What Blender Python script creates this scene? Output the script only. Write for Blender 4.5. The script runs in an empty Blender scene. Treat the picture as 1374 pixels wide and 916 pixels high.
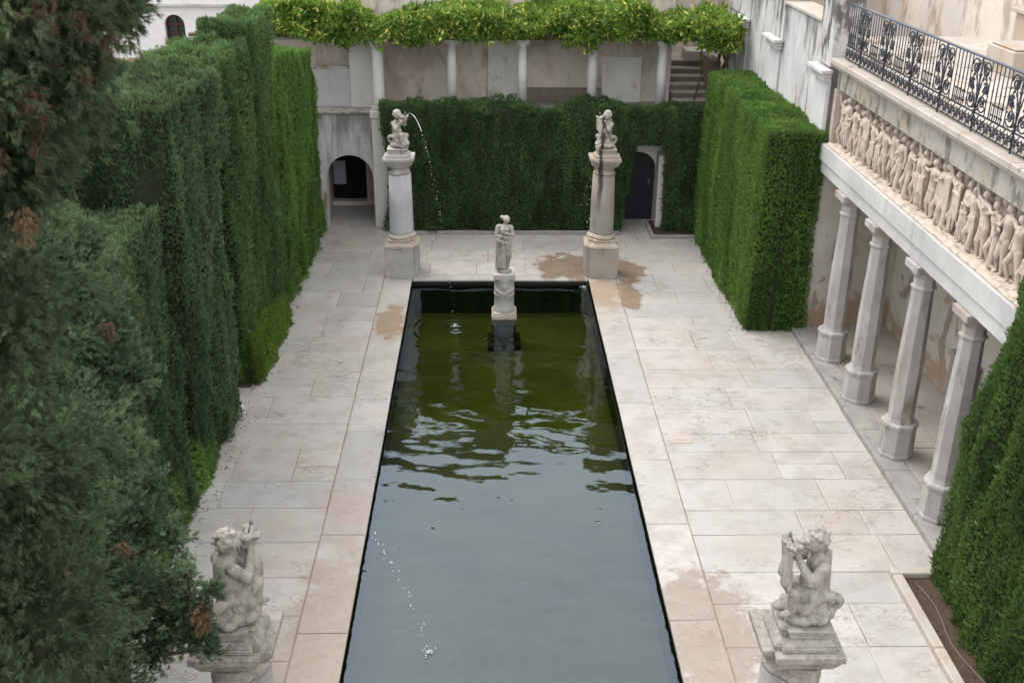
import bpy, bmesh, math, random
import numpy as np
from mathutils import Vector, Matrix

S = bpy.context.scene
COL = S.collection
rad = math.radians

# ------------------------------------------------------------------ camera
cd = bpy.data.cameras.new('camera'); cam = bpy.data.objects.new('camera', cd); COL.objects.link(cam)
F = Vector((0.02136695, 0.91194849, -0.40974798)); R = Vector((0.99977155, -0.01971839, 0.00824876)); U = R.cross(F)
M = Matrix((R, U, -F)).transposed().to_4x4(); M.translation = (0, 0, 9.0)
cam.matrix_world = M
cd.sensor_width = 36; cd.lens = 37.887; cd.clip_start = 0.05; cd.clip_end = 500
cd.dof.use_dof = True; cd.dof.focus_distance = 19.0; cd.dof.aperture_fstop = 4.0
S.camera = cam

# ------------------------------------------------------------------ sky, sun, exposure
SUN_EL, SUN_AZ = 58, 305     # azimuth the light comes from, clockwise from +Y
w = bpy.data.worlds.new('World'); S.world = w; w.use_nodes = True
nt = w.node_tree; nt.nodes.clear()
sky = nt.nodes.new('ShaderNodeTexSky'); sky.sky_type = 'NISHITA'; sky.sun_disc = False
sky.sun_elevation = rad(SUN_EL); sky.sun_rotation = rad(SUN_AZ); sky.air_density = 1.0; sky.dust_density = 3.0
hs = nt.nodes.new('ShaderNodeHueSaturation'); hs.inputs['Saturation'].default_value = 0.22
bg = nt.nodes.new('ShaderNodeBackground'); bg.inputs[1].default_value = 0.15
wo = nt.nodes.new('ShaderNodeOutputWorld')
nt.links.new(sky.outputs[0], hs.inputs['Color']); cl = nt.nodes.new('ShaderNodeMix'); cl.data_type = 'RGBA'; cl.inputs[0].default_value = .6; cl.inputs[7].default_value = (9.9, 10.0, 10.2, 1)   # bright thin cloud over the clear sky
nt.links.new(hs.outputs[0], cl.inputs[6]); nt.links.new(cl.outputs[2], bg.inputs[0]); nt.links.new(bg.outputs[0], wo.inputs[0])
sl = bpy.data.lights.new('sun', 'SUN'); sl.energy = 1.0; sl.angle = rad(30); sl.color = (1, 0.95, 0.88)
so = bpy.data.objects.new('sun', sl); COL.objects.link(so)
az, el = rad(SUN_AZ), rad(SUN_EL)
so.rotation_euler = (-Vector((math.sin(az)*math.cos(el), math.cos(az)*math.cos(el), math.sin(el)))).to_track_quat('-Z', 'Y').to_euler()
S.view_settings.view_transform = 'Standard'; S.view_settings.look = 'None'
S.view_settings.exposure = 0.86; S.view_settings.gamma = 1
S.render.engine = 'CYCLES'
S.cycles.max_bounces = 8; S.cycles.transparent_max_bounces = 12

# ------------------------------------------------------------------ noise
def _h(i, j, k):
    n = (i.astype(np.int64)*374761393 + j.astype(np.int64)*668265263 + k.astype(np.int64)*2147483647 % 1274126177) & 0xffffffff
    n = ((n ^ (n >> 13)) * 1274126177) & 0xffffffff
    return ((n ^ (n >> 16)) & 0xffff) / 65535.0
def vnoise(p):
    f = np.floor(p); u = p - f; u = u*u*(3-2*u); i, j, k = f[:, 0], f[:, 1], f[:, 2]
    r = 0
    for a in (0, 1):
        for b in (0, 1):
            for c in (0, 1):
                ww = (u[:, 0] if a else 1-u[:, 0])*(u[:, 1] if b else 1-u[:, 1])*(u[:, 2] if c else 1-u[:, 2])
                r = r + ww*_h(i+a, j+b, (k+c)*7+3)
    return r*2-1
def fbm(p, o=3):
    return sum(vnoise(p*(2**q)+q*17.3)/(2**q) for q in range(o))

# ------------------------------------------------------------------ mesh building
class MB:
    def __init__(s): s.v = []; s.f = []; s.sm = []
    def add(s, v, f, smooth=False):
        o = len(s.v); s.v += [tuple(p) for p in v]; s.f += [tuple(o+i for i in q) for q in f]; s.sm += [smooth]*len(f); return s
    def box(s, x0, x1, y0, y1, z0, z1):
        v = [(x, y, z) for z in (z0, z1) for y in (y0, y1) for x in (x0, x1)]
        return s.add(v, [(0, 2, 3, 1), (4, 5, 7, 6), (0, 1, 5, 4), (2, 6, 7, 3), (0, 4, 6, 2), (1, 3, 7, 5)])
    def frustum(s, cx, cy, a0, a1, z0, z1, b0=None, b1=None):
        b0 = b0 or a0; b1 = b1 or a1
        v = [(cx-a0, cy-b0, z0), (cx+a0, cy-b0, z0), (cx+a0, cy+b0, z0), (cx-a0, cy+b0, z0),
             (cx-a1, cy-b1, z1), (cx+a1, cy-b1, z1), (cx+a1, cy+b1, z1), (cx-a1, cy+b1, z1)]
        return s.add(v, [(0, 3, 2, 1), (4, 5, 6, 7), (0, 1, 5, 4), (1, 2, 6, 5), (2, 3, 7, 6), (3, 0, 4, 7)])
    def lathe(s, cx, cy, prof, n=24, smooth=True, rot=0.0):
        v = []; f = []
        for z, r in prof:
            for k in range(n):
                a = rot+2*math.pi*k/n; v.append((cx+r*math.cos(a), cy+r*math.sin(a), z))
        m = len(prof)
        for i in range(m-1):
            for k in range(n):
                f.append((i*n+k, i*n+(k+1) % n, (i+1)*n+(k+1) % n, (i+1)*n+k))
        s.add(v, f, smooth)
        s.f.append(tuple(len(s.v)-n*m+k for k in reversed(range(n)))); s.sm.append(False)
        s.f.append(tuple(len(s.v)-n+k for k in range(n))); s.sm.append(False)
        return s
    def tube(s, pts, r, n=6, closed=False):
        P = [Vector(p) for p in pts]; m = len(P)
        rr = r if hasattr(r, '__len__') else [r]*m
        v = []; prev = None
        for i, p in enumerate(P):
            t = (P[min(i+1, m-1)]-P[max(i-1, 0)])
            t = t.normalized() if t.length > 1e-9 else Vector((0, 0, 1))
            if prev is None:
                a = t.orthogonal().normalized()
            else:
                a = prev - t*prev.dot(t); a = a.normalized() if a.length > 1e-6 else t.orthogonal().normalized()
            prev = a; b = t.cross(a)
            for k in range(n):
                q = 2*math.pi*k/n; v.append(p+(a*math.cos(q)+b*math.sin(q))*rr[i])
        f = [(i*n+k, i*n+(k+1) % n, (i+1)*n+(k+1) % n, (i+1)*n+k) for i in range(m-1) for k in range(n)]
        f.append(tuple(reversed(range(n)))); f.append(tuple((m-1)*n+k for k in range(n)))
        return s.add(v, f, True)
    def prism(s, poly, fn, d0, d1):
        # poly of 2D points, fn(u, v, d) -> 3D
        n = len(poly)
        v = [fn(a, b, d0) for a, b in poly]+[fn(a, b, d1) for a, b in poly]
        f = [tuple(range(n)), tuple(reversed(range(n, 2*n)))]+[(i, n+i, n+(i+1) % n, (i+1) % n) for i in range(n)]
        return s.add(v, f)
    def capsule(s, p0, r0, p1, r1, n=12):
        p0 = Vector(p0); p1 = Vector(p1); ax = p1-p0; L = ax.length
        ax = ax.normalized() if L > 1e-6 else Vector((0, 0, 1))
        a = ax.orthogonal().normalized(); b = ax.cross(a); rings = []
        for k in range(1, 5):
            q = math.pi/2*k/4; rings.append((-r0*math.cos(q), r0*math.sin(q)))
        for k in range(0, 4):
            q = math.pi/2*k/4; rings.append((L+r1*math.sin(q), r1*math.cos(q)))
        v = [p0-ax*r0]
        for z, r in rings:
            for k in range(n):
                q = 2*math.pi*k/n; v.append(p0+ax*z+(a*math.cos(q)+b*math.sin(q))*r)
        v.append(p1+ax*r1); m = len(rings); e = len(v)-1
        f = [(0, 1+(k+1) % n, 1+k) for k in range(n)]+[(e, 1+(m-1)*n+k, 1+(m-1)*n+(k+1) % n) for k in range(n)]
        f += [(1+i*n+k, 1+i*n+(k+1) % n, 1+(i+1)*n+(k+1) % n, 1+(i+1)*n+k) for i in range(m-1) for k in range(n)]
        return s.add(v, f, True)
    def ellipsoid(s, c, r, tilt=None, n=14):
        o = len(s.v); s.capsule((0, 0, 0), 1, (0, 0, 0), 1, n)
        T = (tilt or Matrix.Identity(3))
        for i in range(o, len(s.v)):
            q = T @ Vector((s.v[i][0]*r[0], s.v[i][1]*r[1], s.v[i][2]*r[2])); s.v[i] = (c[0]+q.x, c[1]+q.y, c[2]+q.z)
        return s

def base_of(parent):
    return Vector(parent.get('_b', (0, 0, 0))) if parent is not None else None
def tag(o, label=None, cat=None, group=None, kind=None):
    if label: o['label'] = label
    if cat: o['category'] = cat
    if group: o['group'] = group
    if kind: o['kind'] = kind
    return o
BASES = {}
def thing(name, label, cat, loc=(0, 0, 0), group=None):
    o = bpy.data.objects.new(name, None); COL.objects.link(o); o.location = loc; o.empty_display_size = .2
    BASES[o.name] = Vector(loc); return tag(o, label, cat, group)
def link(name, me, mat, parent=None, base=None):
    o = bpy.data.objects.new(name, me); COL.objects.link(o)
    mats = mat if isinstance(mat, (list, tuple)) else [mat]
    for m in mats: me.materials.append(m)
    if parent is not None:
        o.parent = parent; BASES[o.name] = BASES.get(parent.name, Vector((0, 0, 0)))
        me.transform(Matrix.Translation(-BASES[parent.name]))
    elif base is not None:
        me.transform(Matrix.Translation(-Vector(base))); o.location = base; BASES[o.name] = Vector(base)
    else:
        BASES[o.name] = Vector((0, 0, 0))
    return o
def obj(name, mb, mat, parent=None, bevel=0.0, base=None, segs=1, wobble=0.0):
    me = bpy.data.meshes.new(name); me.from_pydata(mb.v, [], mb.f)
    me.polygons.foreach_set('use_smooth', mb.sm)
    bm = bmesh.new(); bm.from_mesh(me)
    bmesh.ops.recalc_face_normals(bm, faces=bm.faces)
    if bevel:
        ed = [e for e in bm.edges if len(e.link_faces) == 2 and e.calc_face_angle(0) > rad(30)]
        bmesh.ops.bevel(bm, geom=ed, offset=bevel, segments=segs, affect='EDGES', clamp_overlap=True, profile=.6)
    bm.to_mesh(me); bm.free()
    return link(name, me, mat, parent, base)
def np_mesh(name, V, Fa, smooth=False, mi=None):
    me = bpy.data.meshes.new(name); n = len(V); m, k = Fa.shape
    me.vertices.add(n); me.vertices.foreach_set('co', np.ascontiguousarray(V, dtype=np.float32).ravel())
    me.loops.add(m*k); me.loops.foreach_set('vertex_index', np.ascontiguousarray(Fa, dtype=np.int32).ravel())
    me.polygons.add(m); me.polygons.foreach_set('loop_start', np.arange(0, m*k, k, dtype=np.int32))
    me.polygons.foreach_set('loop_total', np.full(m, k, dtype=np.int32))
    me.polygons.foreach_set('use_smooth', np.full(m, smooth))
    if mi is not None: me.polygons.foreach_set('material_index', mi.astype(np.int32))
    me.update(calc_edges=True); return me
def copy_tree(o, loc, label=None, parent=None):
    c = o.copy(); COL.objects.link(c)
    if parent is None: c.location = loc
    else: c.parent = parent
    if label: c['label'] = label
    for ch in list(o.children): copy_tree(ch, None, None, c)
    return c
def blob(name, mb, voxel, mat, parent=None, base=None, smooth=2, rough=0.0, seed=0, T=None):
    """union of overlapping shapes into one continuous sculpted surface"""
    me = bpy.data.meshes.new(name); me.from_pydata(mb.v, [], mb.f)
    if T is not None: me.transform(T)
    t = bpy.data.objects.new('tmp', me); COL.objects.link(t)
    r = t.modifiers.new('r', 'REMESH'); r.mode = 'VOXEL'; r.voxel_size = voxel
    if smooth:
        q = t.modifiers.new('s', 'SMOOTH'); q.iterations = smooth; q.factor = .5
    dg = bpy.context.evaluated_depsgraph_get(); dg.update()
    m2 = bpy.data.meshes.new_from_object(t.evaluated_get(dg)); bpy.data.objects.remove(t); bpy.data.meshes.remove(me)
    m2.materials.clear()
    if rough:
        n = len(m2.vertices); co = np.empty(n*3, np.float32); no = np.empty(n*3, np.float32)
        m2.vertices.foreach_get('co', co); m2.vertices.foreach_get('normal', no); co = co.reshape(-1, 3); no = no.reshape(-1, 3)
        d = (fbm(co/(voxel*7)+seed, 2)*.6+vnoise(co/(voxel*2.6)+seed)*.35)*rough
        co = co+no*d[:, None]; m2.vertices.foreach_set('co', co.ravel())
    m2.polygons.foreach_set('use_smooth', [True]*len(m2.polygons)); m2.name = name
    return link(name, m2, mat, parent, base)

# ------------------------------------------------------------------ materials
class NT:
    def __init__(s, name):
        s.m = bpy.data.materials.new(name); s.m.use_nodes = True; s.t = s.m.node_tree; s.t.nodes.clear()
        s.out = s.t.nodes.new('ShaderNodeOutputMaterial'); s.pos = s.t.nodes.new('ShaderNodeNewGeometry').outputs['Position']
    def n(s, k): return s.t.nodes.new('ShaderNode'+k)
    def l(s, a, b): s.t.links.new(a, b)
    def val(s, sock, v):
        if isinstance(v, bpy.types.NodeSocket): s.l(v, sock)
        else: sock.default_value = v if not (isinstance(v, tuple) and len(v) == 3 and sock.type == 'RGBA') else (*v, 1)
    def vm(s, op, a, b):
        x = s.n('VectorMath'); x.operation = op; s.val(x.inputs[0], a); s.val(x.inputs[1], b)
        return x.outputs['Value'] if op in ('LENGTH', 'DISTANCE') else x.outputs[0]
    def ma(s, op, a, b=0.0, c=0.0, clamp=False):
        x = s.n('Math'); x.operation = op; x.use_clamp = clamp
        s.val(x.inputs[0], a); s.val(x.inputs[1], b); s.val(x.inputs[2], c); return x.outputs[0]
    def noise(s, scale, stretch=(1, 1, 1), detail=4, rough=.6, off=0.0, dist=0.0):
        x = s.n('TexNoise'); x.inputs['Scale'].default_value = scale; x.inputs['Detail'].default_value = detail
        x.inputs['Roughness'].default_value = rough; x.inputs['Distortion'].default_value = dist
        s.l(s.vm('ADD', s.vm('MULTIPLY', s.pos, stretch), (off, off*1.3, off*.7)), x.inputs['Vector']); return x.outputs['Fac']
    def ramp(s, fac, lo, hi, inv=False):
        x = s.n('MapRange'); x.interpolation_type = 'SMOOTHSTEP'; s.val(x.inputs[0], fac)
        x.inputs[1].default_value = lo; x.inputs[2].default_value = hi
        x.inputs[3].default_value = 1 if inv else 0; x.inputs[4].default_value = 0 if inv else 1; return x.outputs[0]
    def mix(s, fac, a, b, mode='MIX'):
        x = s.n('Mix'); x.data_type = 'RGBA'; x.blend_type = mode; s.val(x.inputs[0], fac); s.val(x.inputs[6], a); s.val(x.inputs[7], b)
        return x.outputs[2]
    def pri(s, col, rough=.8, bump=None, bs=.3, bd=.02, spec=.3, metal=0.0):
        p = s.n('BsdfPrincipled'); s.val(p.inputs['Base Color'], col); s.val(p.inputs['Roughness'], rough)
        p.inputs['Specular IOR Level'].default_value = spec; p.inputs['Metallic'].default_value = metal
        if bump is not None:
            b = s.n('Bump'); b.inputs['Strength'].default_value = bs; b.inputs['Distance'].default_value = bd
            s.l(bump, b.inputs['Height']); s.l(b.outputs[0], p.inputs['Normal'])
        s.l(p.outputs[0], s.out.inputs[0]); return p
    def rnd(s):
        g = s.n('NewGeometry'); return g.outputs['Random Per Island']
    def z(s, lo, hi, inv=False):
        x = s.n('SeparateXYZ'); s.l(s.pos, x.inputs[0]); return s.ramp(x.outputs[2], lo, hi, inv)

def stone(name, base, var, grime=(.10, .09, .08), g=(.58, .72), warm=(.42, .30, .18), wm=(.62, .8), bs=.35, sc=1.0, spec=.25, streak=None):
    t = NT(name)
    c = t.mix(t.ramp(t.noise(2.2*sc, detail=5), .3, .7), base, var)
    c = t.mix(t.ramp(t.noise(1.1*sc, (1, 1, .35), off=5, detail=6), *wm), c, warm)
    gr = t.ramp(t.noise(3.5*sc, (1, 1, .45), off=11, detail=8, rough=.7), *g)
    c = t.mix(t.ma('MULTIPLY', gr, .75), c, grime)
    if streak:      # black damp streak left by the fountain water
        x0, w_, y1, zl = streak; q = t.n('SeparateXYZ'); t.l(t.pos, q.inputs[0])
        d = t.ma('ABSOLUTE', t.ma('SUBTRACT', t.ma('ADD', q.outputs[0], t.ma('MULTIPLY', t.ma('SUBTRACT', t.noise(3, (1, 1, .6), detail=5), .5), .16)), x0))
        mk = t.ma('MULTIPLY', t.ma('MULTIPLY', t.ramp(d, w_*.5, w_*1.3, True), t.ramp(q.outputs[1], y1-.05, y1+.05, True)), t.ramp(q.outputs[2], zl, zl+.9))
        c = t.mix(t.ma('MULTIPLY', mk, .86), c, (.018, .016, .014))
    fine = t.noise(30*sc, detail=6, rough=.7, off=3)
    c = t.mix(.25, c, t.mix(fine, (.35, .35, .35), (1, 1, 1)), 'MULTIPLY')
    t.pri(c, .85, t.ma('ADD', fine, t.ma('MULTIPLY', t.noise(7*sc, off=9), 1.5)), bs, .012, spec); return t.m
M_marble = stone('weathered_marble', (.50, .48, .45), (.40, .38, .36))
M_shaft_blue = stone('grey_marble_shaft', (.42, .44, .47), (.52, .52, .51), warm=(.45, .38, .30), g=(.62, .8))
M_shaft_tan = stone('tan_marble_shaft', (.38, .33, .27), (.30, .26, .22), warm=(.36, .22, .12), wm=(.5, .72))
M_warm = stone('ochre_stained_marble', (.50, .45, .39), (.42, .34, .26), warm=(.46, .27, .13), wm=(.5, .68))
M_shaft_damp = stone('damp_tan_marble', (.35, .32, .285), (.28, .26, .235), warm=(.32, .24, .17), wm=(.55, .75), streak=(2.53, .05, 23.95, 1.3))
M_cap_damp = stone('damp_ochre_marble', (.43, .39, .345), (.36, .31, .26), warm=(.36, .26, .18), wm=(.5, .7), streak=(2.53, .05, 23.95, 1.3))
M_statue_damp = stone('damp_statue_marble', (.50, .47, .42), (.36, .33, .29), grime=(.07, .06, .05), g=(.50, .64), sc=2.4, bs=.5, streak=(2.56, .045, 23.90, 1.5))
M_statue = stone('statue_marble', (.50, .47, .42), (.36, .33, .29), grime=(.07, .06, .05), g=(.52, .66), sc=2.4, bs=.5)
M_lichen = stone('lichened_marble', (.42, .39, .35), (.28, .255, .225), grime=(.075, .07, .06), g=(.50, .74), sc=5.0, bs=.6)
M_frieze = stone('tinted_relief_plaster', (.58, .485, .40), (.50, .435, .375), grime=(.13, .105, .09), g=(.50, .70), warm=(.52, .36, .26), sc=1.6, bs=.25)
M_col = stone('pale_column_stone', (.47, .45, .43), (.40, .37, .36), grime=(.17, .145, .125), g=(.50, .70), warm=(.35, .28, .24), wm=(.54, .72))
M_white_col = stone('whitewashed_column', (.62, .61, .59), (.52, .51, .50), g=(.66, .85), warm=(.5, .42, .34), wm=(.66, .85))
M_coping = stone('coping_stone', (.50, .46, .41), (.42, .37, .32), warm=(.45, .33, .22), wm=(.55, .75))
M_kerb = stone('grey_kerb_stone', (.36, .35, .33), (.27, .26, .25), g=(.55, .7))

def plaster(name, base, var, grime, glo, ghi, stain, slo, shi, foot=None, top=None, streak=1.0, sz=.13, ss=2.6):
    t = NT(name)
    c = t.mix(t.ramp(t.noise(.9, detail=6), .35, .65), base, var)
    c = t.mix(t.ramp(t.noise(1.3, (1, 1, .6), off=21, detail=7, rough=.62, dist=.6), slo, shi), c, stain)
    st = t.noise(ss, (1, 1, sz), off=31, detail=8, rough=.68)
    ms = t.ramp(st, glo, ghi)
    if top:   # grime runs down from the wall's top
        ms = t.ramp(t.ma('ADD', st, t.ma('MULTIPLY', t.z(top[0], top[1]), top[2])), glo, ghi)
    c = t.mix(t.ma('MULTIPLY', ms, .85*streak), c, grime)
    if foot:
        mf = t.ramp(t.ma('ADD', t.noise(1.6, off=41, detail=7, dist=.8), t.ma('MULTIPLY', t.z(foot[0], foot[1], True), .22)), .60, .70)
        c = t.mix(t.ma('MULTIPLY', mf, .9), c, foot[2])
    fine = t.noise(22, detail=7, rough=.7, off=3)
    c = t.mix(.22, c, t.mix(fine, (.35, .35, .35), (1, 1, 1)), 'MULTIPLY')
    t.pri(c, .92, t.ma('ADD', fine, t.ma('MULTIPLY', t.noise(3, off=9, detail=6), 3)), .35, .02, .15); return t.m
M_wall_r = plaster('blotchy_white_plaster', (.62, .62, .61), (.50, .50, .50), (.13, .12, .11), .53, .72, (.50, .43, .36), .58, .7, top=(4.4, 6.4, .15), sz=.28, ss=2.2)
M_portico = plaster('peeling_plaster', (.54, .50, .46), (.46, .42, .38), (.22, .19, .17), .62, .8, (.30, .25, .20), .55, .60, foot=(.1, 1.2, (.38, .27, .19)))
M_beam = plaster('white_painted_beam', (.57, .565, .555), (.47, .465, .46), (.24, .23, .22), .52, .82, (.48, .46, .43), .6, .75)
M_band = plaster('mouldy_band_plaster', (.46, .43, .38), (.36, .33, .29), (.11, .105, .09), .46, .66, (.42, .35, .25), .54, .66, sz=.5, ss=4.5)
M_gallery = plaster('grey_buff_gallery_plaster', (.70, .62, .54), (.60, .54, .48), (.18, .15, .13), .54, .76, (.50, .42, .35), .48, .62, sz=.3, top=(3.9, 5.4, .08))
M_pil = plaster('pale_pilaster_plaster', (.72, .70, .67), (.64, .61, .57), (.28, .25, .22), .60, .8, (.44, .38, .32), .6, .7)
M_arch = plaster('stained_arch_plaster', (.60, .60, .60), (.50, .49, .48), (.16, .15, .15), .50, .74, (.44, .33, .22), .60, .72, top=(1.9, 3.1, .14))
M_cream = plaster('cream_render', (.68, .60, .52), (.60, .55, .50), (.34, .29, .25), .54, .68, (.54, .40, .29), .53, .62, sz=.5, ss=1.7)
M_pier = plaster('blackened_pier_plaster', (.56, .56, .55), (.44, .43, .42), (.07, .065, .06), .50, .62, (.44, .35, .28), .56, .66, top=(5.5, 6.9, .12), sz=.4, ss=3.6)

def whitebrick():
    t = NT('whitewashed_brick'); b = t.n('TexBrick'); b.inputs['Scale'].default_value = 1
    b.inputs['Brick Width'].default_value = .28; b.inputs['Row Height'].default_value = .09; b.inputs['Mortar Size'].default_value = .008
    b.inputs['Color1'].default_value = (.72, .71, .70, 1); b.inputs['Color2'].default_value = (.66, .65, .65, 1); b.inputs['Mortar'].default_value = (.66, .65, .64, 1)
    x = t.n('SeparateXYZ'); t.l(t.pos, x.inputs[0]); k = t.n('CombineXYZ'); t.l(x.outputs[0], k.inputs[0]); t.l(x.outputs[2], k.inputs[1]); t.l(k.outputs[0], b.inputs['Vector'])
    c = t.mix(t.ramp(t.noise(1.2, off=4), .5, .8), b.outputs[0], (.60, .57, .54)); t.pri(c, .9, b.outputs[1], .2, -.01); return t.m
M_brick = whitebrick()

def flat(name, c, rough=.7, var=.25, sc=6, bs=.2, spec=.3, metal=0.0):
    t = NT(name); k = t.mix(t.noise(sc, detail=6), tuple(x*(1-var) for x in c), tuple(min(1, x*(1+var)) for x in c))
    t.pri(k, rough, t.noise(sc*5, off=2), bs, .01, spec, metal); return t.m
M_iron = flat('wrought_iron', (.022, .025, .035), .5, .5, 9, .3, .5)
M_rail = flat('painted_handrail', (.06, .08, .11), .4, .4, 5, .2, .5)
M_dark = flat('painted_dark_interior', (.012, .010, .009), .9)  # black that paints in the shade of the passage
M_door = flat('slate_blue_door_paint', (.014, .017, .026), .5, .3, 7)
M_wood = flat('brown_window_wood', (.07, .03, .018), .6, .4, 9)
M_glass = flat('dim_window_glass', (.03, .04, .05), .12, .2, 3, 0, .6)
M_brickred = flat('terracotta_sill', (.40, .18, .11), .85)
M_soil = flat('dry_brown_soil', (.075, .05, .035), .95, .5, 12, .9)
M_steps = flat('worn_brown_steps', (.20, .165, .14), .9, .4, 6, .4)
M_tread = flat('stone_stair_treads', (.46, .42, .37), .85, .3, 6, .4)
M_panel = flat('pale_notice_panel', (.36, .38, .42), .5, .1)
M_rope = flat('straw_rope', (.36, .27, .16), .9)
M_hose = flat('grey_hose', (.13, .105, .09), .6)
M_bark = flat('cypress_bark', (.10, .065, .045), .95, .5, 10, .8)
M_lamp = flat('white_plastic_lamp', (.6, .62, .62), .4, .1)
M_mortar = flat('mortar_joint', (.25, .195, .155), .95, .9, 1.3, .5)
M_underground = flat('packed_earth', (.16, .14, .12), .95)
M_rooftile = flat('clay_roof_tiles', (.30, .17, .11), .85, .4, 8, .5)
M_lead = flat('corroded_metal_pipe', (.16, .17, .15), .6, .4, 9, .3, .5)

def foliage(name, dark, light, alt=None, altp=.0, sc=1.2, trans=.25, zs=.35):
    t = NT(name); r = t.rnd()
    f = t.ma('ADD', t.ma('MULTIPLY', t.ramp(t.noise(sc, (1, 1, zs), detail=7, rough=.68), .36, .66), .60), t.ma('MULTIPLY', r, .40))
    c = t.mix(f, dark, light)
    if alt: c = t.mix(t.ramp(t.ma('ADD', t.ma('FRACT', t.ma('MULTIPLY', r, 37.0)), t.ma('MULTIPLY', t.ramp(t.noise(1.9, off=7, detail=6), .55, .72), .35)), 1.12-altp, 1.14-altp), c, alt)
    p = t.pri(c, .62, None, spec=.22)
    tr = t.n('BsdfTranslucent'); t.val(tr.inputs[0], t.mix(.5, c, light)); mx = t.n('MixShader'); mx.inputs[0].default_value = trans
    t.l(p.outputs[0], mx.inputs[1]); t.l(tr.outputs[0], mx.inputs[2]); t.l(mx.outputs[0], t.out.inputs[0]); return t.m
M_core = flat('hedge_dark_core', (.022, .028, .012), .95, .6, 14, .9)  # solid dark core that shows through gaps in the leaves
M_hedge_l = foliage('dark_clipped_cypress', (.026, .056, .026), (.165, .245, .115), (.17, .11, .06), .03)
M_hedge_b = foliage('mid_green_clipped_cypress', (.028, .070, .026), (.180, .290, .105), (.13, .10, .05), .01)
M_hedge_a = foliage('bright_clipped_cypress', (.042, .110, .026), (.220, .370, .090), (.18, .13, .06), .01)
M_hedge_r = foliage('fresh_green_clipped_cypress', (.034, .100, .020), (.200, .330, .072), (.19, .15, .08), .008)
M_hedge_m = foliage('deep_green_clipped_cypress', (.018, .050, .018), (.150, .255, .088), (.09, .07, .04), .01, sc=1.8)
M_hedge_n = foliage('grass_green_clipped_cypress', (.024, .070, .016), (.165, .265, .070), (.16, .11, .04), .015)
M_box = foliage('yellow_green_box_leaf', (.07, .13, .02), (.20, .30, .05), None)
M_tree = foliage('blue_green_cypress_needles', (.020, .040, .022), (.200, .290, .150), (.20, .12, .07), .04, sc=2.2, zs=.7)
M_tree_d = foliage('dark_green_cypress_needles', (.016, .030, .016), (.125, .175, .080), (.12, .06, .035), .05, sc=2.5, zs=.7)  # darker needle green than the other cypresses
M_brown = foliage('dead_brown_needles', (.09, .06, .035), (.22, .15, .09), None, sc=4)
M_vine = foliage('wisteria_leaf', (.040, .11, .014), (.24, .38, .065), (.62, .60, .16), .24, sc=1.6, trans=.4, zs=1)

# ------------------------------------------------------------------ ground, pool, paving
PX0, PX1, PY0, PY1 = -1.82, 2.36, 7.7, 23.56
def quad(mb, x0, x1, y0, y1, z): mb.add([(x0, y0, z), (x1, y0, z), (x1, y1, z), (x0, y1, z)], [(0, 1, 2, 3)])
g = MB(); e = .02
quad(g, -160, 160, -60, PY0-e, -.03); quad(g, -160, 160, PY1+e, 260, -.03)
quad(g, -160, PX0-e, PY0-e, PY1+e, -.03); quad(g, PX1+e, 160, PY0-e, PY1+e, -.03)
tag(obj('ground', g, M_underground), kind='structure')
g = MB(); quad(g, -7, 6.5, 5.5, PY0-e, -.012); quad(g, -7, 6.5, PY1+e, 30.2, -.012); quad(g, -7, PX0-e, PY0-e, PY1+e, -.012); quad(g, PX1+e, 6.5, PY0-e, PY1+e, -.012)
tag(obj('paving_bed', g, M_mortar), kind='structure')

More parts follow.
